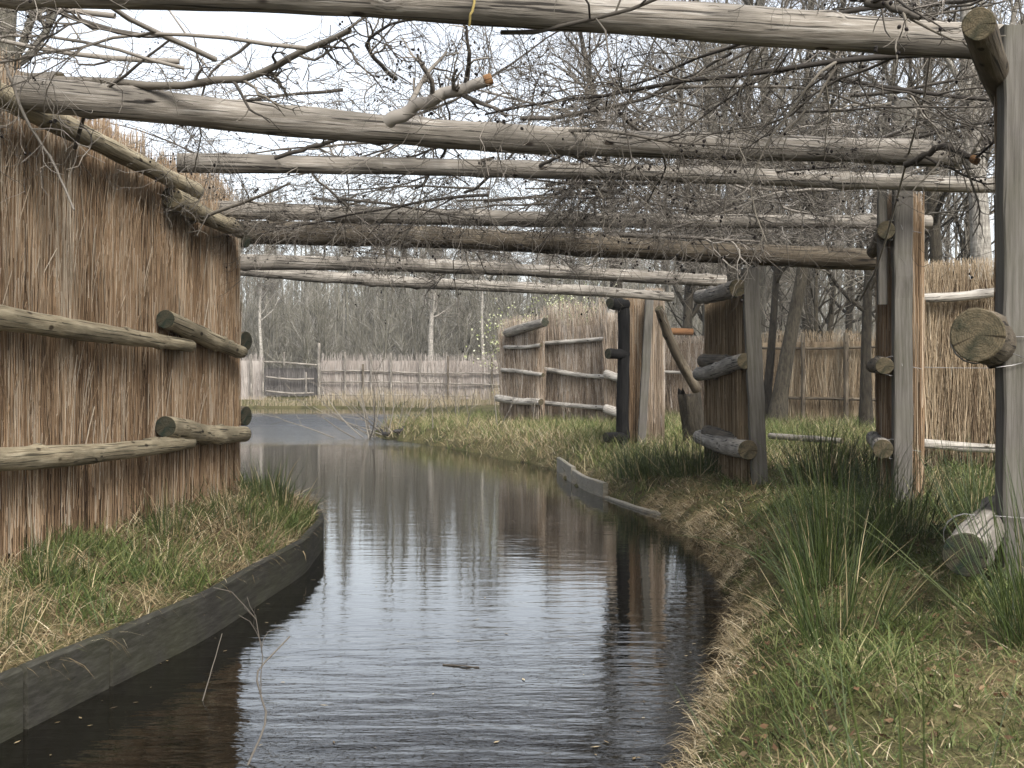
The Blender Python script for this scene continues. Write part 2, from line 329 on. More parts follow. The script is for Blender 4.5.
def board(name, p0, p1, w_, d_, mat, parent=None, yaw=0, bev=.008):
    """squared timber from foot p0 to head p1; w_ across, d_ deep"""
    p0 = np.array(p0, float); p1 = np.array(p1, float); L = np.linalg.norm(p1-p0)
    K = max(4, int(L/.15)); t = np.linspace(0, 1, K); g = np.random.default_rng(int(rng.integers(1e9)))
    w2 = w_/2; d2 = d_/2
    prof = np.array([(-w2, -d2+bev), (-w2+bev, -d2), (w2-bev, -d2), (w2, -d2+bev), (w2, d2-bev), (w2-bev, d2), (-w2+bev, d2), (-w2, d2-bev)])
    c, s = math.cos(yaw), math.sin(yaw); prof = prof@np.array([[c, s], [-s, c]])
    V = np.zeros((K, 8, 3)); wob = g.normal(0, .0025, (K, 1, 2))
    V[:, :, :2] = prof[None]*(1+.012*g.normal(size=(K, 8, 1)))+wob; V[:, :, 2] = (t*L)[:, None]
    V[-1, :, 2] += g.uniform(-.012, .012, 8)
    idx = np.arange(K*8).reshape(K, 8); a = idx[:-1]; b_ = idx[1:]
    q = np.stack([a, np.roll(a, -1, 1), np.roll(b_, -1, 1), b_], -1).reshape(-1, 4)
    o = mk(name, V.reshape(-1, 3), [q, idx[0][None, ::-1], idx[-1][None]], mat, None, None, False)
    rot = Vector(p1-p0).normalized().rotation_difference(Vector((0, 0, 1))).inverted()
    o.rotation_mode = 'QUATERNION'; o.rotation_quaternion = rot
    o.location = Vector(p0) - (parent.location if parent is not None else Vector((0, 0, 0)))
    if parent is not None: o.parent = parent
    return o
def reed_panel(name, a, c, z0, ztop, thick, dens, mat, parent, front, lean=.05, rad=.0032, rag=.18, sparse_top=0, K=4, long=(.5, 1.1), base_core=True, ztop2=None):
    """reeds tied upright along the plan line a->c. front = side (+1 left of a->c / -1) that is seen most"""
    a = np.array(a, float); c = np.array(c, float); L = np.linalg.norm(c-a); u = (c-a)/L; nn = np.array([-u[1], u[0]])
    B = Bag(); H = ztop-z0; zt2 = ztop if ztop2 is None else ztop2
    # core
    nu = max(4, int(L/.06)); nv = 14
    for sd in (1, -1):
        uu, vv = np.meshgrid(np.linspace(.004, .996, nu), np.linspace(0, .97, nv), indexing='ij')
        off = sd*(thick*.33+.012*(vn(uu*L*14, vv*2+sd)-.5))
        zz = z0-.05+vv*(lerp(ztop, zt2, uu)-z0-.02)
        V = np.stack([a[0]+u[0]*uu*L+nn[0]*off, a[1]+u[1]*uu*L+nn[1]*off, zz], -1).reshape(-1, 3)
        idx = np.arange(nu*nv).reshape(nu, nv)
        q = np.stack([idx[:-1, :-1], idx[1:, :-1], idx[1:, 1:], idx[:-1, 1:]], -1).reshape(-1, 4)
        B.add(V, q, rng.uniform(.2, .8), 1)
    n = int(dens*L*H)
    def strands(n, uu, off, zb, ln, lean, r, att):
        t = np.linspace(0, 1, K)[None]
        lx = rng.normal(0, lean, n)[:, None]; ly = rng.normal(0, lean*.45, n)[:, None]
        cv = rng.normal(0, lean*.5, n)[:, None]
        al = uu[:, None]*L + ln[:, None]*(lx*t+cv*t*t)
        of = off[:, None] + ln[:, None]*ly*t*(t > .3)*.6
        z = zb[:, None]+ln[:, None]*t
        P = np.stack([a[0]+u[0]*al+nn[0]*of, a[1]+u[1]*al+nn[1]*of, z], -1)
        Rr = r[:, None]*(1-.55*t)
        V, q = tubes(P, Rr, 3); B.add(V, q, att)
    uu = rng.random(n); side = np.where(rng.random(n) < .72, front, -front)
    bundle = vn(uu*L*7+3, uu*0+2)                      # reeds were laid in bundles
    off = side*(thick*.30+thick*.26*bundle+rng.uniform(0, .03, n))
    gap = np.abs(((uu*L/.21+.35*vn(uu*L*2, uu*0+9)) % 1)-.5) < .07
    off = off-side*gap*thick*.16
    ln = rng.uniform(long[0], long[1], n)
    ln = np.minimum(ln, H*.95)
    zt = lerp(ztop, zt2, uu)
    zb = z0 - .04 + rng.random(n)**.9*np.maximum(zt-z0-ln+.1, .05)
    att = np.clip(rng.normal(.45, .27, n)+.45*(bundle-.5)+.10*(zb+ln*.5-z0-H*.5)/H*2-.25*gap, 0, 1)
    strands(n, uu, off, zb, ln, lean, rng.uniform(.45, 1.35, n)*rad, att)
    # ragged heads above the top edge, through the whole thickness
    m_ = int(n*.22); uu = rng.random(m_); off = rng.uniform(-.5, .5, m_)*thick
    ln = rng.uniform(.45, .9, m_); head = rag*(.25+.75*vn(uu*L*4+7, uu*0+5))*rng.random(m_)**.5
    zb = lerp(ztop, zt2, uu)-ln+head
    strands(m_, uu, off, zb, ln, lean*1.5, rng.uniform(.5, 1.1, m_)*rad, np.clip(rng.normal(.62, .22, m_), 0, 1))
    # ends of the panel
    m_ = int(dens*thick*H*1.3); uu = np.where(rng.random(m_) < .5, rng.uniform(-.02, .02, m_)/L, 1+rng.uniform(-.02, .035, m_)/L)
    ln = np.minimum(rng.uniform(*long, m_), H*.9)
    strands(m_, uu, rng.uniform(-.55, .55, m_)*thick, z0+rng.random(m_)*(H-ln+.05), ln, lean*.5, rng.uniform(.7, 1.2, m_)*rad, np.clip(rng.normal(.5, .2, m_), 0, 1))
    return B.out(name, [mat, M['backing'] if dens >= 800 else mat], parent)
def stray(panel_args, n): pass
def wire_loop(parent, pts, r=.0022):
    P = np.array(pts, float)
    t = np.linspace(0, len(P)-1, (len(P)-1)*4+1); Q = np.stack([np.interp(t, np.arange(len(P)), P[:, k]) for k in range(3)], -1)
    V, q = tubes(Q[None], np.full((1, len(Q)), r), 5)
    return mk('tie_wire', V, [q], M['wire'], parent)
def tie(parent, c, axis_dir, r, tail):
    """a wire wound round a log at c and drawn off to a post"""
    ax = nrm(np.array(axis_dir, float)); p = nrm(np.cross(ax, [0, 0, 1.])); q_ = np.cross(p, ax)
    th = np.linspace(0, 2*np.pi*2.2, 34)
    pts = [np.array(c)+(r+.004)*(math.cos(x)*p+math.sin(x)*q_)+ax*(.012*x/6.28) for x in th]+[np.array(x, float) for x in tail]
    Q = np.array(pts); V, q = tubes(Q[None], np.full((1, len(Q)), .0025), 5)
    return mk('tie_wire', V, [q], M['wire'], parent)

# ------------------------------------------------------------------ the reed screen along the left bank
def Ls(d): return np.array([-2.56+(d-6)*.0535, d])
def left_screen(d0, d1, label, rails, z0=.3, ztop=2.72, zt2=None, pd0=None, pd1=None, rag=.3, off=.0, dens=2600):
    a = Ls(d0); root = empty('reed_screen', (a[0]-.16, d0, .3), label, 'reed screen', 'reed screens beside the channel')
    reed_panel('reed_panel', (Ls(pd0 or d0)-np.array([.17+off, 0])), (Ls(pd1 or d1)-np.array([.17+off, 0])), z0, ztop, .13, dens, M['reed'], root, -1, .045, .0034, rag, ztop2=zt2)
    for (da, za, dc, zc, ra, rc, mt, em) in rails:
        p = Ls(da); q_ = Ls(dc)
        log('rail', (p[0]-off, p[1], za), (q_[0]-off, q_[1], zc), ra, rc, M[mt], M[em], root, bend=.018, rough=.09, knots=9)
    return root
sA = left_screen(4.3, 8.95, 'long brown reed screen at the left edge with three thick rails', [
    (4.2, 2.70, 9.1, 2.76, .068, .060, 'rail', 'end'), (4.2, 1.69, 8.95, 1.585, .074, .047, 'rail', 'end'), (4.3, .99, 8.95, .865, .070, .052, 'rail', 'end')],
    ztop=2.72, pd1=8.86, rag=.42, dens=2100)
sB = left_screen(8.87, 10.35, 'short end panel of the left reed screen with overlapping rail butts', [
    (8.55, 2.63, 10.3, 2.615, .075, .064, 'rail', 'end'), (8.42, 1.755, 10.33, 1.575, .072, .055, 'rail', 'enddark'), (8.42, 1.00, 10.42, .865, .080, .070, 'rail', 'enddark')],
    ztop=2.74, pd0=8.87, pd1=10.55, rag=.42, dens=2100, off=-.0)
# stray stalks sticking out of the left screen
for root, da, db, n in ((sA, 4.6, 8.9, 620), (sB, 8.9, 10.3, 180)):
    dd = rng.uniform(da, db, n); zt = 3.0-2.0*rng.random(n)**1.5; Ln = rng.uniform(.35, .75, n); t = np.linspace(0, 1, 5)
    x0 = -2.56+(dd-6)*.0535-.10
    fl = rng.uniform(-.0, .07, n); ly = rng.normal(0, .26, n)
    P = np.stack([x0[:, None]+fl[:, None]*t**2, dd[:, None]+(Ln*ly)[:, None]*t, (zt[:, None]-Ln[:, None]*(1-t))], -1)
    V, q = tubes(P, np.full((n, 5), .003)*rng.uniform(.6, 1.2, n)[:, None], 3)
    B = Bag(); B.add(V, q, np.clip(rng.normal(.78, .16, n), 0, 1)); B.out('loose_stalks', [M['reed']], root)
# rail butts of the next screen round the corner
root = empty('reed_screen', (-2.75, 10.9, .3), 'reed screen behind the left one, only its dark round rail butts showing past the end', 'reed screen', 'reed screens beside the channel')
for yy, rr in ((341, .085), (416, .085), (240, .07)):
    p = px(246, yy, 10.75); log('rail', p, p+np.array([-1.6, .75, .02]), rr, rr*.9, M['bark'], M['enddark'], root)
reed_panel('reed_panel', (-2.68, 11.05), (-4.2, 11.8), .25, 2.75, .14, 900, M['reed'], root, 1)

# ------------------------------------------------------------------ screens on the right bank, seen nearly edge-on
def right_screen(a, c, ztop, post, rails, label, thick=.14, mat='reed', dens=1500, front=1, z0=.3, rag=.06, lean=.03):
    root = empty('reed_screen', (a[0], a[1], z0), label, 'reed screen', 'reed screens beside the channel')
    reed_panel('reed_panel', a, c, z0, ztop, thick, dens, M[mat], root, front, lean, .0036, rag)
    if post: board('post', *post, M['post'], root) if len(post) == 4 else None
    for (p, q_, r0, r1, mt, em) in rails: log('rail', p, q_, r0, r1, M[mt], M[em], root, bend=.012, rough=.07)
    return root
r1 = right_screen((2.215, 5.28), (2.93, 6.9), 2.75, ((2.205, 5.16, .2), (2.205, 5.16, 2.84), .215, .10), [
    ((1.73, 4.45, 2.635), (2.80, 6.6, 2.68), .062, .06, 'bark', 'end'),
    ((1.745, 4.5, 1.485), (2.76, 6.5, 1.50), .098, .085, 'bark', 'end'),
    ((1.70, 4.5, .66), (2.74, 6.5, .70), .085, .078, 'beam', 'enddark')],
    'nearest right-hand reed screen, edge-on, with a big cracked log butt by its post', .10)
tie(r1, (1.93, 4.98, 1.487), (.36, .93, 0), .098, [(2.04, 5.06, 1.56), (2.12, 5.09, 1.50), (2.2, 5.095, 1.50), (2.32, 5.095, 1.51)])
tie(r1, (1.95, 5.04, 1.487), (.36, .93, 0), .098, [(2.06, 5.07, 1.45), (2.20, 5.09, 1.40), (2.13, 5.095, 1.38), (2.05, 5.08, 1.37)])
tie(r1, (1.91, 5.04, .66), (.36, .93, 0), .09, [(2.05, 5.09, .74), (2.30, 5.1, .72)])
r2 = right_screen((2.98, 9.12), (3.46, 10.9), 2.72, ((2.925, 9.0, .3), (2.925, 9.0, 3.42), .14, .08), [
    (px(886, 230, 8.85), (3.22, 10.7, 2.48), .068, .06, 'bark', 'end'), (px(885, 366, 8.85), (3.22, 10.7, 1.46), .068, .06, 'bark', 'end'), (px(883, 449, 8.85), (3.22, 10.7, .82), .072, .06, 'silver', 'end')],
    'edge-on reed screen behind the tall second post, with three log butts', .23)
board('post', (2.80, 9.08, 1.9), (2.80, 9.08, 3.36), .07, .05, M['post'], r2)
for yy in (230, 366, 449):
    p = px(892, yy, 8.98); tie(r2, p, (.28, .95, 0), .07, [p+np.array([.1, .0, .03]), p+np.array([.16, .0, -.01]), p+np.array([.22, 0, -.02])])
r3 = right_screen((2.20, 11.12), (2.235, 13.4), 2.2, ((2.27, 10.98, .3), (2.175, 10.98, 2.36), .145, .08), [
    (px(738, 288, 10.95), px(700, 297, 13.4), .082, .078, 'silver', 'end'), (px(745, 361, 10.95), px(699, 374, 13.4), .078, .075, 'silver', 'end'), (px(748, 450, 10.9), px(700, 437, 13.4), .09, .085, 'silver', 'end')],
    'third reed screen on the right bank, turned so its brown face and pale rails show', .11, 'reedtan')
log('rail', px(704, 361, 13.0), px(722, 362, 11.4)+np.array([.2, 0, 0]), .075, .07, M['bark'], M['enddark'], r3)
log('rail', px(708, 432, 13.0), px(722, 440, 11.4)+np.array([.2, 0, 0]), .075, .07, M['bark'], M['enddark'], r3)
r4 = right_screen((2.02, 16.9), (2.10, 19.0), 2.62, ((1.80, 16.75, .35), (1.92, 16.75, 2.5), .115, .09), [], 'fourth reed screen behind a leaning grey post beside the black post', .2, 'reedgrey')
reed_panel('reed_panel', (1.64, 17.0), (1.84, 17.12), .3, 2.55, .16, 1500, M['reed'], r4, -1, .02, .0036, .05)
# black post with stubs
root = empty('black_post', (1.53, 16.6, .3), 'round blackened post with short wired stubs on its left side', 'post')
log('post_shaft', (1.53, 16.6, .25), (1.54, 16.6, 2.46), .088, .078, M['black'], M['enddark'], root, bend=.015)
for yy, l in ((304, .14), (354, .17), (437, .2)):
    p = px(624, yy, 16.5); log('stub', p+np.array([-l-.06, -.1, .0]), p+np.array([.05, .1, 0]), .068, .065, M['black'], M['enddark'], root)
    tie(root, (1.535, 16.6, p[2]+.01), (0, 0, 1), .1, [])

# leaning prop and stump
tag(log('leaning_pole', px(659, 308, 14.6), px(697, 390, 15.2), .055, .065, M['bark'], M['end'], None, bend=.03), 'slim bare pole leaning diagonally towards the old stump', 'pole')

# ------------------------------------------------------------------ mid-distance screens (d about 27)
def mid_screen(x0, x1, d0, d1, ytop, rails, label, rag, z0=.35, group='reed screens beside the channel', mat='reedgrey', dens=420, rad=.006, posts=(), pm='pale'):
    a = px(x0, 384, d0); c = px(x1, 384, d1)
    root = empty('reed_screen', (a[0], a[1], z0), label, 'reed screen', group)
    zt = px(0, ytop, d0)[2]
    reed_panel('reed_panel', a[:2]+np.array([0, .1]), c[:2]+np.array([0, .1]), z0, zt, .16, dens, M[mat], root, -1, .09, rad, rag)
    for (xa, ya, xb, yb, r) in rails:
        da = np.interp(xa, [x0, x1], [d0, d1])-.12; db = np.interp(xb, [x0, x1], [d0, d1])-.12
        log('rail', px(xa, ya, da), px(xb, yb, db), r, r*.9, M[pm], M['end'], root, bend=.02, knots=2, S=10)
    for (xp, yp, r) in posts:
        dp = np.interp(xp, [x0, x1], [d0, d1])-.2; t = px(xp, yp, dp); log('post', (t[0], t[1], .2), t, r, r, M[pm], M['end'], root, knots=1, S=8)
    return root
mid_screen(503, 541, 27.6, 26.2, 330, [(505, 347, 541, 345, .045), (502, 370, 543, 375, .05), (497, 398, 541, 402, .085)], 'small outer reed screen topped by a slanting grey board', .4)
root = COL.objects[-1] if False else [o for o in COL.objects if o.name.startswith('reed_screen')][-1]
p = px(507, 333, 27.3); q_ = px(545, 322, 25.8); log('top_board', p, q_, .11, .10, M['silver'], M['enddark'], root, S=6)
mid_screen(541, 610, 26.8, 25.0, 322, [(541, 344, 609, 338, .05), (540, 369, 607, 377, .055), (534, 402, 608, 408, .055)], 'wide shaggy reed screen in the middle distance with three pale rails', .55, posts=((611, 303, .09),))
mid_screen(608, 632, 24.5, 24.0, 315, [(606, 374, 630, 378, .09), (606, 409, 630, 414, .1)], 'narrow reed screen half hidden behind the black post', .1)
mid_screen(655, 712, 30, 30, 338, [(655, 372, 712, 372, .04)], 'greyish reed fence behind the leaning pole', .1, mat='reedgrey', group='reed fences behind the right bank')
tag(log('peeled_rail', px(662, 331, 29), px(693, 332, 29), .085, .085, M['orange'], M['endfresh'], None), 'fresh orange peeled rail above the greyish reed fence', 'rail')
fx = [(-0, 0)]
mid_screen(752, 925, 27.5, 26, 337, [(762, 348, 922, 346, .03), (762, 398, 922, 400, .035)], 'long tan reed fence behind the leaning tree trunks', .2, mat='reedtan', group='reed fences behind the right bank', dens=320, rad=.007, posts=((803, 333, .05), (846, 333, .06)), pm='bark')
root = mid_screen(916, 1060, 12.2, 12.0, 267, [(917, 298, 996, 292, .05), (917, 443, 1060, 448, .05)], 'tall tan reed screen between the second and first posts, with pale rails', .12, mat='reedtan', dens=1300, rad=.004)
for k in (0,):
    V, q = tubes(np.array([[px(917, 367, 11.95), px(960, 368, 11.9), px(1060, 368, 11.8)]]), np.full((1, 3), .003), 4); mk('tie_wire', V, [q], M['wire'], root)

# ------------------------------------------------------------------ far fence across the pond
def far_fence(name, x0, x1, label, posts, rails, ytop=358, mat='reedfar', d=67.5, dens=55, group='far fences across the pond', z0=.25):
    a = px(x0, 384, d); c = px(x1, 384, d); root = empty(name, (a[0], d, z0), label, 'fence', group)
    reed_panel('reed_panel', a[:2]+np.array([0, .25]), c[:2]+np.array([0, .25]), z0, px(0, ytop, d)[2], .2, dens, M[mat], root, -1, .04, .018, .45, K=3, long=(.8, 1.9))
    for (xp, yp, r, mt) in posts:
        t = px(xp, yp, d-.15); log('post', (t[0], t[1], .1), t, r*.75, r*.65, M[mt], M['end'], root, S=6, knots=0)
    for (ya, yb, mt) in rails: log('rail', px(x0, ya, d-.05), px(x1, yb, d-.05), .05, .045, M[mt], M['end'], root, S=6, knots=0, bend=.08)
    return root
far_fence('reed_fence', 140, 262, 'pale reed fence across the pond, left of the gate', [(251, 354, .09, 'beam'), (205, 352, .09, 'beam')], [])
far_fence('reed_fence', 321, 470, 'pale reed fence across the pond, right of the gate, with three thin rails', [(345, 352, .07, 'beam'), (363, 364, .11, 'bark'), (371, 354, .08, 'beam'), (391, 353, .09, 'beam'), (420, 356, .07, 'beam'), (448, 356, .08, 'bark')],
    [(371, 373, 'beam'), (382, 384, 'beam'), (395, 396, 'beam')])
far_fence('reed_fence', 470, 640, 'pale reed fence across the pond, passing behind the mid-distance screens', [(492, 356, .08, 'bark'), (520, 356, .08, 'beam'), (580, 356, .08, 'beam')], [(373, 374, 'beam'), (384, 385, 'beam')])
root = empty('gate', (px(265, 384, 67)[0], 67, .2), 'dark wattle gate with a pale frame in the far fence', 'gate')
a = px(264, 384, 67.4)[:2]; c = px(317, 384, 67.4)[:2]
reed_panel('wattle_panel', a, c, .7, px(0, 366, 67)[2], .12, 60, M['wattle'], root, -1, .04, .018, .1, K=3, long=(.6, 1.2))
for (xa, ya, xb, yb) in ((264, 362, 317, 365), (266, 377, 314, 379), (266, 391, 314, 393)): log('rail', px(xa, ya, 67), px(xb, yb, 67), .065, .06, M['beam'], M['end'], root, S=6, bend=.05)
for (xp, y0, y1, r) in ((263, 358, 404, .09), (319, 343, 406, .13), (284, 352, 366, .09), (306, 372, 394, .07)): log('post', px(xp, y1, 66.9), px(xp, y0, 66.9), r*.75, r*.65, M['beam'], M['end'], root, S=6)

# ------------------------------------------------------------------ timber edging of the banks
def edging(name, pts, z0, z1s, th, mat, label, cuts):
    root = empty(name, (pts[0][0], pts[0][1], 0), label, 'edging')
    P = np.array(pts, float); s = np.concatenate([[0], np.cumsum(np.linalg.norm(np.diff(P, axis=0), axis=1))])
    for ci, (a, b_) in enumerate(cuts):
        z1 = z1s[ci] if isinstance(z1s, tuple) else z1s
        t = np.linspace(a*s[-1], b_*s[-1]-.018, max(6, int((b_-a)*s[-1]/.12)))
        # smooth polyline
        C = np.stack([np.interp(t, s, P[:, k]) for k in range(2)], -1)
        if len(C) > 8:
            ker = np.ones(5)/5; C2 = C.copy()
            for k in range(2): C2[2:-2, k] = np.convolve(C[:, k], ker, 'valid')
            C = C2
        T = nrm(np.gradient(C, axis=0)); Nn = np.stack([-T[:, 1], T[:, 0]], -1)
        zt = z1+.012*(vn(t*3, t*0)-.5)
        prof = [(-th/2, z0), (th/2, z0), (th/2, None), (th/2-.01, 'T'), (-th/2+.01, 'T'), (-th/2, None)]
        V = []
        for (o_, z) in prof:
            zz = np.full(len(C), z0) if z == z0 else (zt-.01 if z is None else zt)
            V.append(np.stack([C[:, 0]+Nn[:, 0]*o_, C[:, 1]+Nn[:, 1]*o_, zz], -1))
        V = np.stack(V, 1); n = len(C); idx = np.arange(n*6).reshape(n, 6); a_ = idx[:-1]; c_ = idx[1:]
        q = np.stack([a_, c_, np.roll(c_, -1, 1), np.roll(a_, -1, 1)], -1).reshape(-1, 4)
        mk('board', V.reshape(-1, 3), [q, idx[0][None], idx[-1][None, ::-1]], mat, root, None, False)
    return root
lp = [(-2.6, -1), (-2.2, 2.0), (-1.87, 4.38), (-1.75, 5.1), (-1.58, 6.1), (-1.44, 8.2), (-1.52, 9.6), (-1.82, 11.0), (-2.3, 11.9), (-3.4, 12.6)]
edging('timber_edging', lp, -.25, .235, .05, M['edging'], 'dark wet plank edging curving along the left bank', [(0, .385), (.386, .43), (.431, 1.0)])
edging('timber_edging', [(1.52, 11.6), (1.28, 12.55), (.93, 14.5), (.78, 16.2), (.70, 18.0)], -.1, (.03, .17, .21), .06, M['edging_pale'], 'pale weathered plank edging at the water below the black post', [(.02, .33), (.335, .66), (.665, 1)])

# ------------------------------------------------------------------ roof beams over the channel
def beam(xa, ya, da, xb, yb, db, ra, rb, label, mt='beam', bend=.03, em='end'):
    return tag(log('cross_beam', px(xa, ya, da), px(xb, yb, db), ra, rb, M[mt], M[em], None, bend=bend*1.5, rough=.075, knots=16), label, 'beam', 'round beams laid across the channel')
beam(-190, -17, 4.9, 1012, 44, 5.35, .082, .080, 'thickest round beam, highest in view, crossing along the top edge')
beam(15, 92, 6.1, 958, 155, 7.4, .085, .078, 'second beam from the camera, below the thickest one, sagging under twigs')
beam(-60, 70, 6.9, 60, 80, 6.7, .05, .05, 'short pale beam butt above the start of the second beam at the left')
beam(178, 163, 7.9, 1010, 186, 8.8, .062, .058, 'third beam from the camera, slim and nearly level', bend=.02)
beam(205, 209, 10.0, 930, 222, 10.8, .075, .058, 'fourth beam from the camera, ending just right of the second post', bend=.02)
beam(232, 232, 10.9, 885, 260, 11.4, .105, .105, 'fifth beam from the camera, thick and rough, matted with twigs', 'bark', .04)
beam(225, 262, 12.7, 725, 281, 13.6, .08, .07, 'sixth beam, half hidden directly beneath the rough thick one')
beam(200, 266, 14.2, 672, 297, 16.2, .078, .065, 'farthest and lowest beam, slim, its end resting by the black post', 'silver', .02)
# ------------------------------------------------------------------ branching generator
def poly(n, K, start, dirs, L, wig, up=0.0, kink=False):
    P = np.zeros((n, K, 3)); P[:, 0] = start; dcur = nrm(dirs)
    for k in range(1, K):
        P[:, k] = P[:, k-1]+dcur*(L/(K-1))[:, None]
        dcur = nrm(dcur+rng.normal(0, wig, (n, 3))+np.array([0, 0, up]))
    return P
def spawn(P, Rr, m, t0, t1, ang, lfun, K, wig, up=0., rs=.6, tip=.3, flat=1.):
    N, K0, _ = P.shape; pi = np.repeat(np.arange(N), m); n = len(pi)
    t = rng.uniform(t0, t1, n); f = t*(K0-1); i = np.minimum(f.astype(int), K0-2); fr = (f-i)[:, None]
    s = P[pi, i]*(1-fr)+P[pi, i+1]*fr; r = Rr[pi, i]*(1-fr[:, 0])+Rr[pi, i+1]*fr[:, 0]
    T = nrm(P[pi, i+1]-P[pi, i]); rv = rng.normal(size=(n, 3)); rv[:, 2] *= flat
    pe = nrm(rv-(rv*T).sum(1, keepdims=True)*T)
    a = rng.normal(ang, .22, n)[:, None]; dr = T*np.cos(a)+pe*np.sin(a); dr[:, 2] += up*.5
    L = lfun(n, t); Q = poly(n, K, s, dr, L, wig, up*.2)
    r0 = np.minimum(r*rs, r*.95); RR = r0[:, None]*np.linspace(1, tip, K)[None]
    return Q, RR
# ------------------------------------------------------------------ trees
def tree_mesh(h, r, lean=(0, 0), nl=16, start=.3, m2=6, m3=7, wig=.13, fine=2, up=.5, llen=.33, tr=.004):
    K = 14; t = np.linspace(0, 1, K)
    P = np.zeros((1, K, 3)); P[0, :, 2] = t*h; ph = rng.uniform(0, 6)
    P[0, :, 0] = lean[0]*t**1.2*h+.03*h*np.sin(t*5+ph)*t; P[0, :, 1] = lean[1]*t*h+.02*h*np.sin(t*4+ph*2)*t
    Rr = (r*(1-.82*t)+r*.45*np.exp(-t*h/.35))[None]
    P1, R1 = spawn(P, Rr, nl, start, .98, .95, lambda n, t: h*llen*(1.15-t*.8)*rng.uniform(.6, 1.2, n), 8, wig, up, .5, .25)
    P2, R2 = spawn(P1, R1, m2, .2, 1, .75, lambda n, t: h*llen*.42*rng.uniform(.5, 1.2, n), 6, wig*1.3, up*.6, .6, .3)
    P3, R3 = spawn(P2, R2, m3, .15, 1, .75, lambda n, t: h*llen*.17*rng.uniform(.5, 1.3, n), 5, wig*1.6, up*.4, .7, .4)
    return (P, Rr), (P1, R1), (P2, np.maximum(R2, tr*1.3)), (P3, np.maximum(R3, tr))
def tree_data(kind, **k):
    a, b_, c_, d_ = tree_mesh(**k)
    return a, b_, c_, d_
def add_level(B, lv, S, m=0):
    P, Rr = lv; V, q = tubes(P, Rr, S); B.add(V, q, np.clip(rng.normal(.5, .25, len(P)), 0, 1), m)
def make_tree(name, label, loc, bark='treebark', twig='treetwig', group=None, cat='tree', **k):
    root = empty(name, loc, label, cat, group)
    T, L1, L2, L3 = tree_mesh(**k)
    off = np.array(loc)
    B = Bag(); add_level(B, (T[0]+off, T[1]), 12); B.out('trunk', [M[bark]], root)
    B = Bag(); add_level(B, (L1[0]+off, L1[1]), 6, 0); add_level(B, (L2[0]+off, L2[1]), 4, 1); add_level(B, (L3[0]+off, L3[1]), 3, 1); B.out('crown', [M[bark], M[twig]], root)
    return root
def copy_thing(r, loc, rz, s, label=None):
    c = r.copy(); COL.objects.link(c); c.location = loc; c.rotation_euler = (0, 0, rz); c.scale = (s, s, s)
    for ch in r.children:
        d_ = ch.copy(); COL.objects.link(d_); d_.parent = c
    if label: c['label'] = label
    return c
def T_at(pxx, d, z=None):
    x = (pxx-512)*d/F; return (x, d, float(gz(x, d))-.05 if z is None else z)
# trees one can point at
make_tree('alder_tree', 'leaning thick trunk in front of the tan reed fence', T_at(776, 25), 'treebark', h=10, r=.17, lean=(.19, .02), nl=16, start=.35)
make_tree('alder_tree', 'slimmer trunk just left of the thick leaning one', T_at(764, 25.6), 'treebark', h=9, r=.10, lean=(.13, .0), nl=14, start=.3)
make_tree('oak_tree', 'broad straight grey trunk rising behind the beams right of centre', T_at(757, 46), 'treegrey', h=19, r=.40, lean=(.0, .0), nl=26, start=.2)
make_tree('tree', 'slim pale grey trunk left of the broad grey one', T_at(731, 44), 'treegrey', h=17, r=.20, lean=(.005, 0), nl=22, start=.25)
make_tree('tree', 'dark forked-looking trunk right of the broad grey one', T_at(812, 42), 'treebark', h=17, r=.24, lean=(-.03, 0), nl=24, start=.22)
make_tree('tree', 'thin dark trunk rising past the second post', T_at(866, 22), 'treebark', h=10, r=.11, lean=(.05, 0), nl=20, start=.2)
make_tree('birch_tree', 'pale birch trunk behind the nearest post', T_at(981, 19), 'birch', h=12, r=.20, lean=(-.004, 0), nl=16, start=.3)
make_tree('tree', 'straight dark trunk between the second post and the pale birch', T_at(938, 24), 'treebark', h=12, r=.16, lean=(.0, 0), nl=22, start=.2)
make_tree('tree', 'tree leaning left behind the top beams near the middle', T_at(622, 36), 'treebark', h=13, r=.24, lean=(-.09, 0), nl=20, start=.3)
make_tree('tree', 'moss-green tree behind the top of the third screen', T_at(684, 40), 'treebark', h=12, r=.20, lean=(.02, 0), nl=22, start=.2)
make_tree('tree', 'thick grey trunk showing above the left reed screen in the corner', T_at(6, 12.5, .2), 'treegrey', h=9, r=.17, lean=(0, 0), nl=12, start=.45)
make_tree('birch_tree', 'white birch trunk above the far fence in the middle', T_at(430, 76, .3), 'birch', h=10, r=.24, lean=(.05, 0), nl=12, start=.5, tr=.01)
make_tree('birch_tree', 'pale birch above the far fence near the gate, thicker one', T_at(228, 75, .3), 'birch', h=13, r=.32, lean=(.0, 0), nl=14, start=.45, tr=.01)
make_tree('birch_tree', 'thin pale birch farther left above the far fence', T_at(262, 77, .3), 'birch', h=10, r=.16, lean=(.0, 0), nl=14, start=.5, tr=.01)
make_tree('birch_tree', 'thin leaning birch right of the white one, above the far fence', T_at(486, 78, .3), 'birch', h=12, r=.14, lean=(-.05, 0), nl=14, start=.5, tr=.01)
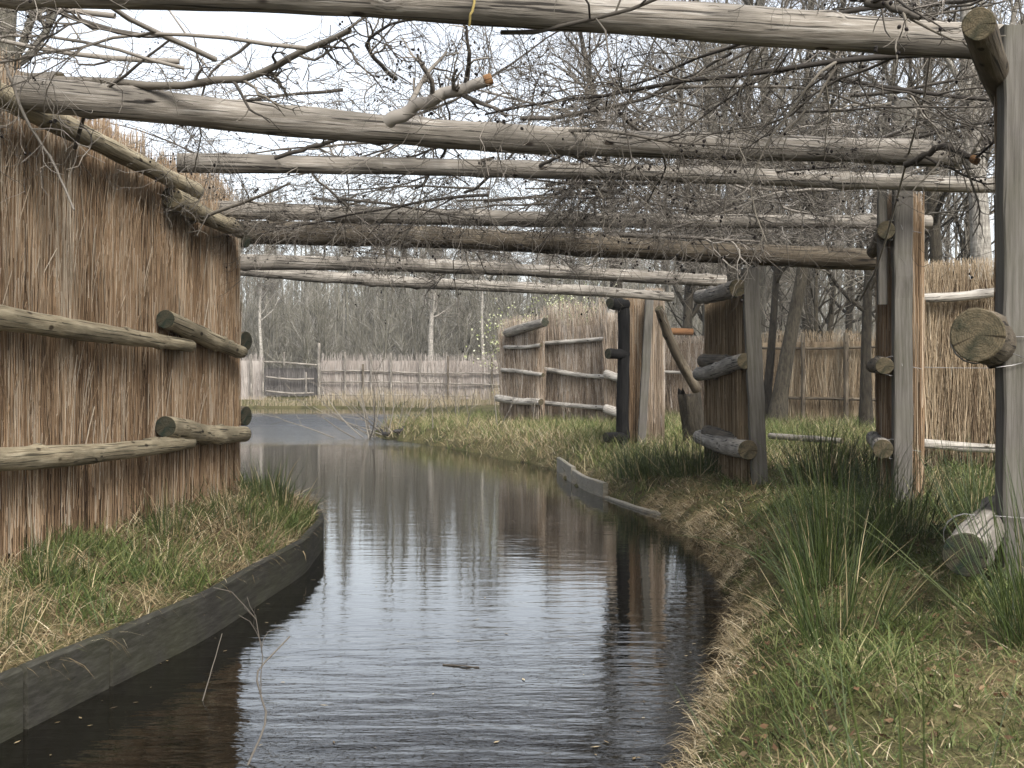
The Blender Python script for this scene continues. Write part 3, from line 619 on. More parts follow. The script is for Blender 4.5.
# group of bare trees in the wood behind the right bank
protos = [make_tree('woodland_tree', ['slender dark', 'tall grey', 'low-branched dark'][k]+' bare tree at the front of the right-hand wood', (9.5, 34, .3), ['treebark', 'treegrey', 'treebark'][k], group='bare trees of the wood behind the right bank',
          h=[13, 15, 11][k], r=[.16, .22, .12][k], lean=([.03, -.02, .05][k], 0), nl=24, start=[.18, .25, .12][k]) for k in range(3)]
k = 0
for i in range(38):
    d = 30+i*.9+rng.uniform(-2, 2); x = rng.uniform(.19, .62)*d if i % 4 else rng.uniform(.14, .3)*d
    if i < 3: protos[i].location = (x, d, .3); continue
    px_ = 512+F*x/d; wh = 'left of the third screen' if px_ < 700 else 'above the tan reed fence' if px_ < 880 else 'between the second and near posts' if px_ < 1000 else 'beyond the near post'
    copy_thing(protos[i % 3], (x, d, .3), rng.uniform(0, 6.28), rng.uniform(.75, 1.15), ['slender dark', 'tall grey', 'low-branched dark'][i % 3]+' bare tree in the right-hand wood, '+wh)
# stump
root = empty('tree_stump', T_at(698, 16.5), 'old ragged tree stump under the leaning pole', 'stump')
t = np.linspace(0, 1, 10); S = 22; th = np.arange(S)*2*np.pi/S
rad = (.17+.10*np.exp(-t*6))[:, None]*(1+.16*(vn((np.cos(th)*1.5+3)[None]+t[:, None]*.6, (np.sin(th)*1.5+3)[None]+0*t[:, None])-.5)*2)
zz = t[:, None]*(.75+.16*(vn(th*2, th*0+4)-.2))[None]
V = np.stack([root.location.x+rad*np.cos(th)-.12*t[:, None], root.location.y+rad*np.sin(th), root.location.z+zz], -1)
idx = np.arange(10*S).reshape(10, S); q = np.stack([idx[:-1], np.roll(idx[:-1], -1, 1), np.roll(idx[1:], -1, 1), idx[1:]], -1).reshape(-1, 4)
mk('trunk', V.reshape(-1, 3), [q, idx[-1][None]], M['treebark'], root, np.full(10*S, .4))

# far wood behind the pond: a mass of bare stems
B = Bag()
def wood(n, x0, x1, d0, d1, h0, h1, nb):
    x = rng.uniform(x0, x1, n); y = rng.uniform(d0, d1, n); h = rng.uniform(h0, h1, n); K = 6; t = np.linspace(0, 1, K)
    ln = rng.normal(0, .035, (n, 2))
    P = np.stack([x[:, None]+ln[:, :1]*h[:, None]*t+.12*np.sin(t*6+x[:, None]), y[:, None]+ln[:, 1:]*h[:, None]*t, .2+h[:, None]*t], -1)
    Rr = (h*.010)[:, None]*(1-.8*t)+.012; V, q = tubes(P, Rr, 4); B.add(V, q, np.clip(rng.normal(.45, .25, n), 0, 1))
    P1, R1 = spawn(P, Rr, nb, .15, 1, .6, lambda n, t: rng.uniform(.8, 2.6, n)*(1.2-.7*t), 4, .16, .5, .5, .4)
    V, q = tubes(P1, np.maximum(R1, .016), 3); B.add(V, q, np.clip(rng.normal(.5, .25, len(P1)), 0, 1))
    P2, R2 = spawn(P1, R1, 6, .2, 1, .6, lambda n, t: rng.uniform(.4, 1.2, n), 3, .2, .3, .6, .5)
    V, q = tubes(P2, np.maximum(R2, .012), 3); B.add(V, q, np.clip(rng.normal(.6, .25, len(P2)), 0, 1))
wood(1100, -58, 34, 84, 165, 10, 16, 24)
wood(1300, -36, 20, 77, 125, 2.5, 8.5, 14)
o = B.out('far_woodland', [M['farwood']]); tag(o, 'far-off bare grey-brown woodland beyond the pond and fence', 'woodland', kind='stuff')
# budding shrub
root = empty('budding_shrub', T_at(566, 33), 'shrub with pale green-white buds behind the shaggy reed screen', 'shrub')
n = 26; off = np.array(root.location); K = 8
dirs = np.stack([rng.normal(0, .42, n), rng.normal(0, .35, n), np.ones(n)], -1)
P = poly(n, K, np.repeat(off[None], n, 0)+rng.normal(0, .25, (n, 3))*[1, 1, 0], dirs, rng.uniform(2.2, 3.9, n), .08, .0); Rr = np.full((n, 1), .03)*np.linspace(1, .3, K)[None]
P1, R1 = spawn(P, Rr, 14, .2, 1, .6, lambda n, t: rng.uniform(.4, 1.1, n), 5, .15, .3, .5)
B = Bag(); add_level(B, (P, Rr), 5); add_level(B, (P1, np.maximum(R1, .006)), 3); B.out('branches', [M['treetwig']], root)
cc = P1.reshape(-1, 3)[rng.integers(0, P1.shape[0]*P1.shape[1], 6500)]+rng.normal(0, .07, (6500, 3)); u1 = nrm(rng.normal(size=(6500, 3))); u2 = nrm(np.cross(u1, rng.normal(size=(6500, 3))))
s_ = rng.uniform(.018, .04, (6500, 1)); V = np.stack([cc-u1*s_, cc+u2*s_*.6, cc+u1*s_, cc-u2*s_*.6], 1)
B = Bag(); B.add(V, np.arange(6500*4).reshape(-1, 4), rng.random(6500)); B.out('buds', [M['leafbud']], root)

# ------------------------------------------------------------------ brushwood on the beams
def cones(P, n, parent):
    """little dark alder cones hanging from twig tips"""
    c = P.reshape(-1, 3)[rng.integers(0, P.shape[0]*P.shape[1], n)]+rng.normal(0, .012, (n, 3))*[1, 1, .4]
    c = np.repeat(c, 2, 0)+rng.normal(0, .012, (2*n, 3)); n = len(c)
    t = np.linspace(0, 1, 5); prof = np.array([.1, .85, 1, .7, .05])
    ax = nrm(rng.normal(size=(n, 3))*[.5, .5, .3]+[0, 0, -1]); ln = rng.uniform(.014, .022, n)
    Pc = c[:, None]+ax[:, None]*(ln[:, None]*t)[..., None]; V, q = tubes(Pc, (ln*.42)[:, None]*prof[None], 6)
    parent.add(V, q, .5, 1)
def brush(loc, L, r, yaw, label, mat='twig', m1=9, m2=6, m3=3, pitch=0., ncone=10, group='cut branches laid over the beams', name='cut_branch', wig=.24, flat=.45, sub=(.5, .42, .38)):
    root = empty(name, loc, label, 'branch', group); off = np.array(loc, float)
    dr = np.array([[math.cos(yaw)*math.cos(pitch), math.sin(yaw)*math.cos(pitch), math.sin(pitch)]])
    K = 12; P = poly(1, K, off, dr, np.array([L]), wig*.45); P[..., 2] = off[2]+(P[..., 2]-off[2])*.6; Rr = (r*np.linspace(1, .35, K))[None]
    P1, R1 = spawn(P, Rr, m1, .12, 1, .8, lambda n, t: L*sub[0]*rng.uniform(.4, 1.1, n)*(1.15-.6*t), 9, wig, 0, .55, .4, flat)
    P2, R2 = spawn(P1, R1, m2, .15, 1, .8, lambda n, t: L*sub[0]*sub[1]*rng.uniform(.4, 1.2, n), 7, wig*1.2, 0, .65, .5, flat*1.5)
    P3, R3 = spawn(P2, R2, m3, .2, 1, .8, lambda n, t: L*sub[0]*sub[1]*sub[2]*rng.uniform(.5, 1.4, n), 5, wig*1.2, 0, .8, .6, 1)
    B = Bag(); add_level(B, (P, Rr), 8); add_level(B, (P1, np.maximum(R1, .0022)), 5); add_level(B, (P2, np.maximum(R2, .0014)), 4); add_level(B, (P3, np.maximum(R3, .0011)), 3)
    if ncone: cones(P3, ncone, B)
    B.out('twigs', [M[mat], M['cone']], root)
    return root
lab = 'bare crooked alder branch with black cones in the brushwood laid over the beams'
bp = [brush((0, 6+.8*k, 2.9), rng.uniform(1.5, 2.3), rng.uniform(.010, .018), 0, lab, ['twig', 'twig', 'twigpale'][k % 3], m1=11, m2=7, m3=3, ncone=20) for k in range(8)]
slots = []
for i in range(90):
    if i < 26: d = rng.uniform(5.2, 7.6)
    elif i < 68: d = rng.uniform(7.4, 10.6)
    else: d = rng.uniform(10.2, 14.5)
    x = (-2.0+4.8*((i*.6180339+rng.uniform(-.06, .06)) % 1))*(.8+.2*d/8)
    slots.append((x, d, 2.86+rng.uniform(-.06, .22)-.012*max(d-8, 0)*4))
for i, s_ in enumerate(slots):
    yaw = rng.uniform(0, 6.28); sz = rng.uniform(.7, 1.15)
    px_ = 512+F*s_[0]/s_[1]; wh = 'far left' if px_ < 260 else 'left of middle' if px_ < 420 else 'middle' if px_ < 560 else 'right of middle' if px_ < 740 else 'far right'; tn = 'pale' if i % 8 in (2, 5) else 'dark'
    bt = next((n_ for lim, n_ in ((6.3, 'first and second'), (8.2, 'second and third'), (10.2, 'third and fourth'), (11.6, 'fourth and fifth'), (99, 'fifth and farthest')) if s_[1] < lim))
    if i < 8: c = bp[i]; c.location = s_; c.rotation_euler = (rng.uniform(-.1, .1), rng.uniform(-.1, .1), yaw); c.scale = (sz,)*3
    else:
        c = copy_thing(bp[i % 8], s_, yaw, sz); c.rotation_euler = (rng.uniform(-.14, .14), rng.uniform(-.14, .14), yaw)
    c['label'] = f'{tn} alder branch laid between the {bt} beams, {wh} of roof'.replace('middle of roof', 'middle')
# the ones you can point at
def stick(name, pts, r0, r1, label, mat='twigpale', end=None, tw=6, K=14, S=8, cat='branch', cone=0):
    Q = np.array(pts, float); t = np.linspace(0, len(Q)-1, K)
    # smooth interpolation
    C = np.stack([np.interp(t, np.arange(len(Q)), Q[:, k]) for k in range(3)], -1); C[1:-1] = (C[:-2]+2*C[1:-1]+C[2:])/4
    C[1:-1] += rng.normal(0, r0*.25, (K-2, 3))
    root = empty(name, C[0], label, cat); P = C[None]; Rr = np.linspace(r0, r1, K)[None]
    B = Bag(); add_level(B, (P, Rr), S)
    for e, n_ in ((0, 0), (K-1, 1)):
        pass
    if tw:
        P1, R1 = spawn(P, Rr, tw, .15, 1, .8, lambda n, t: rng.uniform(.15, .5, n), 8, .26, 0, .5, .4)
        P2, R2 = spawn(P1, R1, 5, .2, 1, .8, lambda n, t: rng.uniform(.06, .2, n), 5, .3, 0, .7, .5)
        add_level(B, (P1, np.maximum(R1, .002)), 5); add_level(B, (P2, np.maximum(R2, .0013)), 3)
    # blunt ends
    if cone: cones(P2, cone, B)
    B.out('stem', [M[mat], M['cone']], root)
    if end is not None:
        o = log('snapped_end', C[-1]-nrm((C[-1]-C[-2])[None])[0]*.02, C[-1]+nrm((C[-1]-C[-2])[None])[0]*.015, r1*1.06, r1*.95, M[end], M[end], root, rough=.2, knots=3, S=10)
    return root
stick('broken_branch', [px(388, 122, 6.35), px(420, 105, 6.3), px(455, 92, 6.2), px(489, 80, 6.1)], .040, .030, 'thick broken branch lying on the second beam, its snapped orange end up', 'twigpale', 'endfresh', 5)
stick('crooked_branch', [px(40, 80, 6.4), px(160, 84, 6.2), px(262, 76, 6.0), px(300, 52, 5.8), px(350, 30, 5.6)], .024, .014, 'long crooked branch rising along the second beam to the top beam at the left', 'twig', None, 12)
stick('crooked_branch', [px(75, 148, 6.6), px(88, 105, 6.3), px(120, 78, 6.1), px(172, 38, 5.9)], .012, .006, 'thin dark branch curving up from the left rail', 'twig', None, 8)
stick('hanging_twig', [px(5, 60, 5.6), px(25, 120, 5.5), px(55, 165, 5.45), px(74, 210, 5.4)], .008, .005, 'pale twig hanging down over the left reed screen', 'twigpale', None, 2)
stick('crooked_branch', [px(165, 232, 9.3), px(250, 200, 8.9), px(290, 183, 8.6)], .018, .008, 'dark branch poking out from the left screen below the third beam', 'twig', None, 6)
stick('crooked_branch', [px(275, 158, 7.3), px(320, 145, 7.2), px(352, 134, 7.1)], .014, .012, 'short stout stick just above the third beam', 'twig', None, 3)
stick('crooked_branch', [px(540, 166, 7.6), px(570, 152, 7.4), px(596, 144, 7.3)], .013, .009, 'grey stick resting on the third beam near the middle', 'twig', None, 3)
stick('crooked_branch', [px(852, -3, 5.0), px(890, 6, 4.9), px(920, 18, 4.8)], .02, .012, 'thick brown branch at the top edge above the beam end', 'twig', None, 8, cone=8)
stick('crooked_branch', [px(905, 165, 6.8), px(945, 145, 6.6), px(975, 160, 6.4)], .02, .016, 'snapped branch with a reddish end where the second beam meets the near post', 'twig', 'endfresh', 8)
stick('crooked_branch', [px(860, 300, 9.5), px(880, 262, 9.0), px(940, 40, 6.0), px(900, -10, 5.5)], .009, .005, 'thin drooping branch in front of the second post', 'twigpale', None, 8, cone=14)
stick('crooked_branch', [px(620, 235, 10.4), px(700, 238, 10.2), px(760, 242, 10.2)], .02, .01, 'grey branch lying along the fifth beam', 'twigpale', None, 14)
M['lichen'] = strand_mat('yellow_lichen', [(0, (.17, .13, .045)), (1, (.26, .20, .07))], .9)
stick('lichen_twig', [px(476, -14, 5.02), px(474, 4, 4.96), px(471, 16, 4.95), px(469, 26, 4.97)], .006, .005, 'short twig crusted with yellow lichen, lying over the top beam', 'lichen', None, 0, cat='twig')
# matted fine twigs lying over the beams
B = Bag()
for (n, x0, x1, d0, d1, z, sp, Lr) in ((1300, -2.4, 3.6, 10.4, 11.6, 2.63, .07, (.15, .5)), (200, .2, 2.9, 6.7, 7.6, 2.83, .05, (.1, .35)), (200, .0, 3.6, 8.2, 9.0, 2.80, .05, (.1, .35)), (700, -2.8, 2.3, 12.6, 13.8, 2.62, .06, (.15, .4)), (260, -2.4, -.6, 6, 6.9, 2.82, .05, (.1, .35)), (500, -2.5, 3.3, 9.9, 10.6, 2.82, .05, (.1, .35))):
    s0 = np.stack([rng.uniform(x0, x1, n), rng.uniform(d0, d1, n), z+np.abs(rng.normal(0, sp, n))], -1)
    dd = rng.normal(size=(n, 3))*[1, .6, .28]; P = poly(n, 7, s0, dd, rng.uniform(*Lr, n), .3)
    V, q = tubes(P, rng.uniform(.0012, .004, n)[:, None]*np.linspace(1, .5, 7)[None], 3); B.add(V, q, rng.random(n))
tag(B.out('brushwood_mat', [M['twigpale']]), 'grey tangle of fine dead twigs matted over the roof beams', 'brushwood', kind='stuff')

# ------------------------------------------------------------------ grass and plants
def visible(x, y, margin=60):
    p = 512+F*x/np.maximum(y, .1); return (y > .8) & (p > -margin) & (p < 1024+margin)
def scatter(n, x0, x1, y0, y1, f):
    x = rng.uniform(x0, x1, n); y = rng.uniform(y0, y1, n); s = sdist(x, y)
    k = visible(x, y) & (s > .0) & (rng.random(n) < f(x, y, s)); return x[k], y[k], s[k]
def blades(B, x, y, L, wd, lean, curl, att, droop=None, K=5, zoff=-.01, dirs=None):
    n = len(x); wd = wd*np.where(y < 12.5, np.clip(y/6, 1, 2), 1); z = gz(x, y)+zoff; t = np.linspace(0, 1, K)[None]
    a = rng.uniform(0, 2*np.pi, n) if dirs is None else dirs+rng.normal(0, .85, n)
    hx, hy = np.cos(a), np.sin(a); le = np.abs(rng.normal(lean, .25, n)); cu = np.abs(rng.normal(curl, .3, n))
    th = le[:, None]+cu[:, None]*t; seg = L[:, None]/(K-1)
    H = np.cumsum(np.sin(th)*seg, 1)-np.sin(th[:, :1])*seg; Vv = np.cumsum(np.cos(th)*seg, 1)-np.cos(th[:, :1])*seg
    P = np.stack([x[:, None]+hx[:, None]*H, y[:, None]+hy[:, None]*H, z[:, None]+Vv], -1)
    b_ = rng.uniform(0, 2*np.pi, n); side = np.stack([np.cos(b_), np.sin(b_), np.zeros(n)], -1)
    Wd = wd[:, None]*np.array([1, .9, .7, .45, .08])[None] if K == 5 else wd[:, None]*np.linspace(1, .1, K)[None]
    V, q = ribbons(P, Wd, side); B.add(V, q, att)
G = Bag(); S_ = Bag()
def green_mask(x, y): return fbm(x*1.1+4, y*1.1)
# right bank, near
x, y, s = scatter(330000, .0, 5.6, 2.3, 12.5, lambda x, y, s: np.clip((green_mask(x, y)-.36)*3.0, .12, .8)*np.clip((s-.12)*2.5, .03, 1)*np.where(y < 6, .9, .5))
blades(G, x, y, rng.uniform(.035, .13, len(x))*(.6+1.7*vn(x*5, y*5)**2), rng.uniform(.0012, .003, len(x)), .45, .9, np.clip(rng.normal(.5, .22, len(x)), 0, 1))
x, y, s = scatter(260000, .0, 5.6, 2.3, 12.5, lambda x, y, s: np.clip(1.25-green_mask(x, y)*1.8, .1, 1)*np.where(s < .45, 1, .6)*np.where(y < 6, .8, .5))
blades(S_, x, y, rng.uniform(.04, .17, len(x)), rng.uniform(.001, .0026, len(x)), .8, 1.1, np.clip(rng.normal(.42, .27, len(x)), 0, 1))
# short mossy turf between the tufts
x, y, s = scatter(420000, .3, 5.2, 2.5, 11, lambda x, y, s: np.clip(fbm(x*1.7+50, y*1.7)*2.6-.55, .15, 1)*np.where(y < 6.5, 1, .45)*(s > .1))
blades(G, x, y, rng.uniform(.012, .045, len(x)), rng.uniform(.0012, .003, len(x)), .6, .6, np.clip(rng.normal(.74, .11, len(x)), 0, 1), K=3)
# dead grass hanging over the water's edge
x, y, s = scatter(160000, .1, 2.2, 3.5, 19, lambda x, y, s: (s < .10+.2*vn(x*2.2+40, y*2.2))*np.clip(9/y, .5, 1)*np.clip(vn(x*4+7, y*4)*2.6-.3, .2, 1))
e = .02; gxd = (sdist(x+e, y)-sdist(x-e, y)); gyd = (sdist(x, y+e)-sdist(x, y-e)); an = np.arctan2(-gyd, -gxd)
blades(S_, x, y, rng.uniform(.03, .12, len(x))*(.7+vn(x*3, y*3+30)), rng.uniform(.001, .0024, len(x)), .75, 1.2, np.clip(rng.normal(.62, .22, len(x)), 0, 1), dirs=an)
# left bank
lf = lambda x, y, s: (x < -1.3)*(y < 12.3)*(s > .055)*1.0
x, y, s = scatter(60000, -3.3, -1.35, 3.9, 12.2, lambda x, y, s: lf(x, y, s)*np.clip((fbm(x*2.6, y*2.2)-.47)*4, .02, .9)*(s > .03))
blades(G, x, y, rng.uniform(.07, .26, len(x)), rng.uniform(.0015, .0036, len(x)), .25, .9, np.clip(rng.normal(.45, .22, len(x)), 0, 1))
x, y, s = scatter(60000, -3.3, -1.35, 3.9, 12.2, lambda x, y, s: lf(x, y, s)*np.clip(1.35-fbm(x*2.6, y*2.2)*1.8, .15, .8)*(s > .03))
blades(S_, x, y, rng.uniform(.06, .28, len(x)), rng.uniform(.0012, .003, len(x)), .7, 1.2, np.clip(rng.normal(.45, .25, len(x)), 0, 1))
x, y, s = scatter(20000, -2.4, -1.35, 3.9, 12.2, lambda x, y, s: lf(x, y, s)*(s < .2)*.25)
e = .02; an = np.arctan2(-(sdist(x, y+e)-sdist(x, y-e)), -(sdist(x+e, y)-sdist(x-e, y)))
blades(S_, x, y, rng.uniform(.06, .18, len(x)), rng.uniform(.0012, .0028, len(x)), .7, 1.2, np.clip(rng.normal(.6, .2, len(x)), 0, 1), dirs=an)
# middle bank and peninsula
x, y, s = scatter(120000, -4, 9, 12.5, 31, lambda x, y, s: np.clip((fbm(x*.5+1, y*.35)-.18)*2.2, .15, 1)*np.clip(s*3, .2, 1)*.9)
blades(G, x, y, rng.uniform(.08, .38, len(x)), rng.uniform(.003, .006, len(x)), .25, .8, np.clip(rng.normal(.68, .22, len(x)), 0, 1))
x, y, s = scatter(120000, -4, 9, 12.5, 31, lambda x, y, s: np.clip(1.1-fbm(x*.5+1, y*.35)*1.5, .15, .8))
blades(S_, x, y, rng.uniform(.08, .34, len(x)), rng.uniform(.0025, .005, len(x)), .5, 1.0, np.clip(rng.normal(.6, .22, len(x)), 0, 1))
x, y, s = scatter(30000, 1, 14, 28, 44, lambda x, y, s: .5+0*x)
blades(S_, x, y, rng.uniform(.1, .4, len(x)), rng.uniform(.005, .01, len(x)), .4, 1.0, np.clip(rng.normal(.5, .22, len(x)), 0, 1))
tag(G.out('green_grass', [M['grass']], smooth=False), 'short green grass tufts growing on both banks', 'grass', kind='stuff')
tag(S_.out('dead_grass', [M['straw']], smooth=False), 'straw-coloured dead grass on the banks, hanging over the water edge', 'grass', kind='stuff')
# leaf litter on the banks
B = Bag(); n = 26000; x = rng.uniform(-3, 5.6, n); y = rng.uniform(2.3, 13, n); sd = sdist(x, y); k = visible(x, y) & (sd > .06) & (rng.random(n) < np.clip(fbm(x*1.5+20, y*1.5)*2-.5, .05, 1)); x = x[k]; y = y[k]; n = len(x)
c = np.stack([x, y, gz(x, y)+rng.uniform(.003, .03, n)], -1); u1 = nrm(rng.normal(size=(n, 3))*[1, 1, .35]); u2 = nrm(np.cross(u1, rng.normal(size=(n, 3))*[.3, .3, 1]))
s_ = rng.uniform(.006, .018, (n, 1)); B.add(np.stack([c-u1*s_, c+u2*s_*.55, c+u1*s_+[0, 0, .004], c-u2*s_*.55], 1), np.arange(n*4).reshape(-1, 4), rng.random(n))
M['litter'] = strand_mat('dead_leaves', [(0, (.03, .018, .01)), (.5, (.09, .05, .025)), (.85, (.17, .11, .06)), (1, (.30, .24, .16))], .85)
tag(B.out('leaf_litter', [M['litter']], smooth=False), 'brown dead leaves scattered among the grass on both banks', 'litter', kind='stuff')
# marsh reeds along the far shore
B = Bag()
n = 3200; x = rng.uniform(-22, 4, n); y = np.interp(x, [-22, -9, -4.5, -2, 4], [66.3, 65.4, 60.5, 52, 46])+rng.uniform(-.5, 1.6, n)
K = 4; t = np.linspace(0, 1, K)[None]; hh = rng.uniform(.3, 1.0, n)*np.interp(x, [-22, -12, -9, 4], [.45, .5, 1.0, 1.3])*(.5+fbm(x*.6, y*.1)); ln = rng.normal(0, .12, (n, 2))
P = np.stack([x[:, None]+ln[:, :1]*t*hh[:, None], y[:, None]+ln[:, 1:]*t*hh[:, None], .0+hh[:, None]*t+.1], -1)
V, q = tubes(P, rng.uniform(.008, .016, n)[:, None]*(1-.6*t), 3); B.add(V, q, rng.random(n))
tag(B.out('marsh_reeds', [M['reedmarsh']]), 'golden dry reeds along the far shore under the fence', 'reeds', kind='stuff')
# rush clumps
def rush(loc, n, h, spread, label, lean=.28, rad=.0022, dead=.1, name='rush_clump', group='rush clumps on the banks'):
    root = empty(name, loc, label, 'rush clump', group); K = 7; t = np.linspace(0, 1, K)
    a = rng.uniform(0, 6.28, n); rr = spread*np.sqrt(rng.random(n)); bx = loc[0]+rr*np.cos(a); by = loc[1]+rr*np.sin(a)
    L = rng.uniform(.45, 1, n)*h; th0 = np.abs(rng.normal(lean, .28, n))*(.35+rr/spread); cu = np.abs(rng.normal(.12, .2, n))
    a2 = a+rng.normal(0, .5, n); th = th0[:, None]+cu[:, None]*t**2; seg = L[:, None]/(K-1)
    H = np.cumsum(np.sin(th)*seg, 1)-np.sin(th[:, :1])*seg; Z = np.cumsum(np.cos(th)*seg, 1)-np.cos(th[:, :1])*seg
    P = np.stack([bx[:, None]+np.cos(a2)[:, None]*H, by[:, None]+np.sin(a2)[:, None]*H, loc[2]-.02+Z], -1)
    V, q = tubes(P, rad*rng.uniform(.6, 1.2, n)[:, None]*np.array([1, 1, .95, .85, .7, .45, .12])[None], 4)
    att = np.where(rng.random(n) < dead, rng.uniform(.93, 1, n), rng.uniform(0, .85, n)); B = Bag(); B.add(V, q, att); B.out('stems', [M['rush']], root)
    return root
def rl(x, y): return (x, y, float(gz(np.array(x), np.array(y))))
rush(rl(1.70, 6.2), 230, .80, .25, 'big dark rush clump in front of the second post', .20)
rush(rl(1.45, 5.55), 120, .55, .16, 'rush clump nearer the water below the biggest one', .34)
rush(rl(2.25, 7.0), 150, .62, .22, 'rush clump just left of the foot of the second post', .3)
rush(rl(3.05, 7.9), 190, .66, .24, 'rush clump between the second post and the near post', .28)
rush(rl(1.80, 4.05), 170, .78, .15, 'dark rush clump at the right edge, in front of the lowest log butt', .22)
rush(rl(1.22, 4.5), 110, .55, .16, 'rush clump on the near right bank with long straggling stems', .36)
rush(rl(1.50, 13.4), 200, .5, .34, 'rush clump at the foot of the black post', .3, .0035)
rush(rl(1.95, 12.6), 230, .5, .38, 'wide rush clump between black post and third screen', .3, .0035)
rush(rl(2.75, 10.6), 260, .75, .26, 'rush clump right of the foot of the third post', .3, .003)
rush(rl(3.3, 11.0), 200, .6, .25, 'low rush clump behind the second post', .3, .003)
for (xx, yy, nn, hh, lb) in ((-2.15, 4.9, 60, .34, 'dark sedge tuft nearest the camera on the left bank'), (-2.3, 5.9, 70, .36, 'dark sedge tuft under the left screen, before the middle of the plank'), (-2.0, 6.7, 55, .34, 'sedge tuft mid-way along the left plank edging'),
        (-2.2, 7.7, 80, .42, 'taller sedge tuft under the overlapping rail butts'), (-1.75, 8.2, 60, .40, 'sedge tuft close to the plank bend on the left bank'), (-2.1, 9.0, 80, .42, 'sedge tuft under the short left end panel')):
    rush(rl(xx, yy), nn, hh, .16, lb, .4, .0022, .25, group='sedge tufts on the left bank')
rush(rl(-2.12, 10.4), 120, .5, .16, 'small rush clump by the end of the left screen', .28, .003)
rush(rl(-1.85, 9.6), 90, .42, .12, 'small rush clump on the bend of the left plank edging', .3, .003)
rush((.62, 1.75, .42), 34, .62, .16, 'few long out-of-focus rush stems close to the camera at the bottom right', .45, .0022, .03)
# bare osier twigs at the tip of the far bank
root = empty('bare_bush', (-3.2, 28.8, .05), 'sprawling bare bush at the tip of the grassy point', 'bush')
n = 22; sx = np.array([[-3.1, 28.7, .02]])+rng.normal(0, .25, (n, 3))*[1.4, 1, .0]
dr = np.stack([rng.normal(-.5, .75, n), rng.normal(0, .3, n), rng.uniform(.35, 1.1, n)], -1)
P = poly(n, 9, sx, dr, rng.uniform(.9, 2.3, n), .07, .03); Rr = np.full((n, 1), .016)*np.linspace(1, .35, 9)[None]
P1, R1 = spawn(P, Rr, 4, .3, 1, .5, lambda n, t: rng.uniform(.3, .8, n), 5, .1, .1, .6)
B = Bag(); add_level(B, (P, Rr), 5); add_level(B, (P1, np.maximum(R1, .005)), 3); B.out('branches', [M['treetwig']], root)
for (xx, yy, nn, lb) in ((2.2-2.6, 24.5, 7, 'sparse bare saplings in the grass of the point, nearer the water'), (-1.2, 29.5, 9, 'sparse bare saplings behind the grassy point')):
    l_ = rl(xx, yy); root = empty('sapling_cluster', l_, lb, 'saplings'); off = np.array(l_)
    sx = off+rng.normal(0, .6, (nn, 3))*[1.3, .6, 0]; P = poly(nn, 8, sx, np.stack([rng.normal(0, .2, nn), rng.normal(0, .1, nn), np.ones(nn)], -1), rng.uniform(.6, 1.6, nn), .06, 0); Rr = np.full((nn, 1), .011)*np.linspace(1, .3, 8)[None]
    P1, R1 = spawn(P, Rr, 6, .3, 1, .5, lambda n, t: rng.uniform(.15, .45, n), 4, .1, .1, .6)
    B = Bag(); add_level(B, (P, Rr), 4); add_level(B, (P1, np.maximum(R1, .004)), 3); B.out('branches', [M['treetwig']], root)
# two little moorhens on the point
def bird(loc, yaw, label):
    root = empty('moorhen', loc, label, 'bird', 'small dark birds on the grassy point')
    pts = np.array([(-.13, 0, .10), (-.06, 0, .085), (.02, 0, .08), (.09, 0, .095), (.12, 0, .14), (.13, 0, .18), (.155, 0, .19), (.19, 0, .18)])
    rr = np.array([.008, .045, .062, .045, .024, .026, .022, .003]); c, s = math.cos(yaw), math.sin(yaw)
    pts = pts@np.array([[c, s, 0], [-s, c, 0], [0, 0, 1]])+np.array(loc)
    V, q = tubes(pts[None], rr[None], 10); B = Bag(); B.add(V, q)
    for sd in (-.025, .025):
        lg = np.array([(.0, sd, .05), (.01, sd, .02), (.0, sd, -.01)])@np.array([[c, s, 0], [-s, c, 0], [0, 0, 1]])+np.array(loc); V, q = tubes(lg[None], np.full((1, 3), .005), 5); B.add(V, q)
    B.out('body', [M['duck']], root)
bird(tuple(rl(-2.65, 27.9)), .4, 'small dark bird standing at the tip of the grassy point, right one')
bird(tuple(rl(-2.98, 28.45)), 2.6, 'small dark bird at the tip of the grassy point, left one')
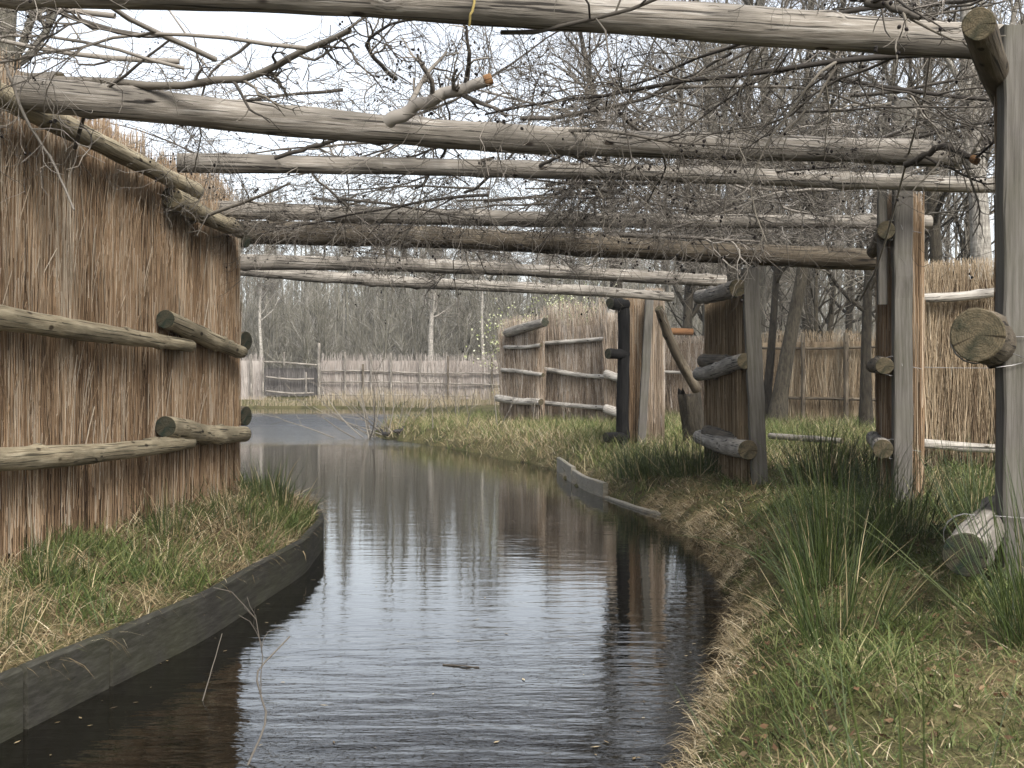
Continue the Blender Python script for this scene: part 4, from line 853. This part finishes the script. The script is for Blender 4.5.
# things in the water
stick('dead_twig', [(-.92, 4.0, -.05), (-.87, 4.3, .10), (-.98, 4.55, .20), (-.88, 4.75, .30)], .004, .003, 'thin bent twig standing in the water near the left', 'twig', None, 1, cat='twig')
stick('dead_twig', [(-1.28, 4.9, -.05), (-1.25, 4.98, .10), (-1.22, 5.05, .25)], .0025, .0015, 'dry straw stem standing in the water beside the left edging', 'twig', None, 0, cat='twig')
stick('floating_stick', [(-.32, 5.55, .002), (-.24, 5.52, .004), (-.15, 5.50, .002)], .0045, .003, 'brown floating stick in mid channel', 'twig', None, 0, cat='stick')
B = Bag(); n = 900; x = rng.uniform(-2.2, 1.8, n); y = 4+16*rng.random(n)**1.3; sd = sdist(x, y); k = (sd < -.03) & ((sd > -.3) | (rng.random(n) < .18)); x = x[k]; y = y[k]; n = len(x)
a = rng.uniform(0, 6.28, n); u1 = np.stack([np.cos(a), np.sin(a), 0*a], -1)*rng.uniform(.004, .022, n)[:, None]; u2 = np.stack([-np.sin(a), np.cos(a), 0*a], -1)*rng.uniform(.002, .007, n)[:, None]; c = np.stack([x, y, .0035+0*x], -1)
B.add(np.stack([c-u1, c+u2, c+u1, c-u2], 1), np.arange(n*4).reshape(-1, 4), rng.random(n)*.8)
tag(B.out('floating_litter', [M['straw']], smooth=False), 'specks of straw and leaf litter floating along the channel edges', 'litter', kind='stuff')
# fallen pole in the grass behind the third post
tag(log('fallen_pole', px(770, 436, 15.5), px(842, 441, 14.5), .04, .035, M['silver'], M['end'], None), 'pale pole lying in the grass behind the third post', 'pole')

# ------------------------------------------------------------------ thin spring haze
B = Bag(); v = np.array([(x, y, z) for x in (-420, 420) for y in (-40, 620) for z in (-2, 26)], float)
B.add(v, np.array([(0, 1, 3, 2), (4, 6, 7, 5), (0, 4, 5, 1), (2, 3, 7, 6), (0, 2, 6, 4), (1, 5, 7, 3)]))
hm = bpy.data.materials.new('haze'); hm.use_nodes = True; hn = hm.node_tree; hn.nodes.remove(hn.nodes['Principled BSDF'])
pv = hn.nodes.new('ShaderNodeVolumePrincipled'); pv.inputs['Color'].default_value = (.92, .94, .97, 1); pv.inputs['Density'].default_value = .00045
hn.links.new(pv.outputs[0], hn.nodes['Material Output'].inputs['Volume'])
tag(B.out('haze', [hm], smooth=False), 'thin pale haze filling the air over the pond', 'haze', kind='stuff')
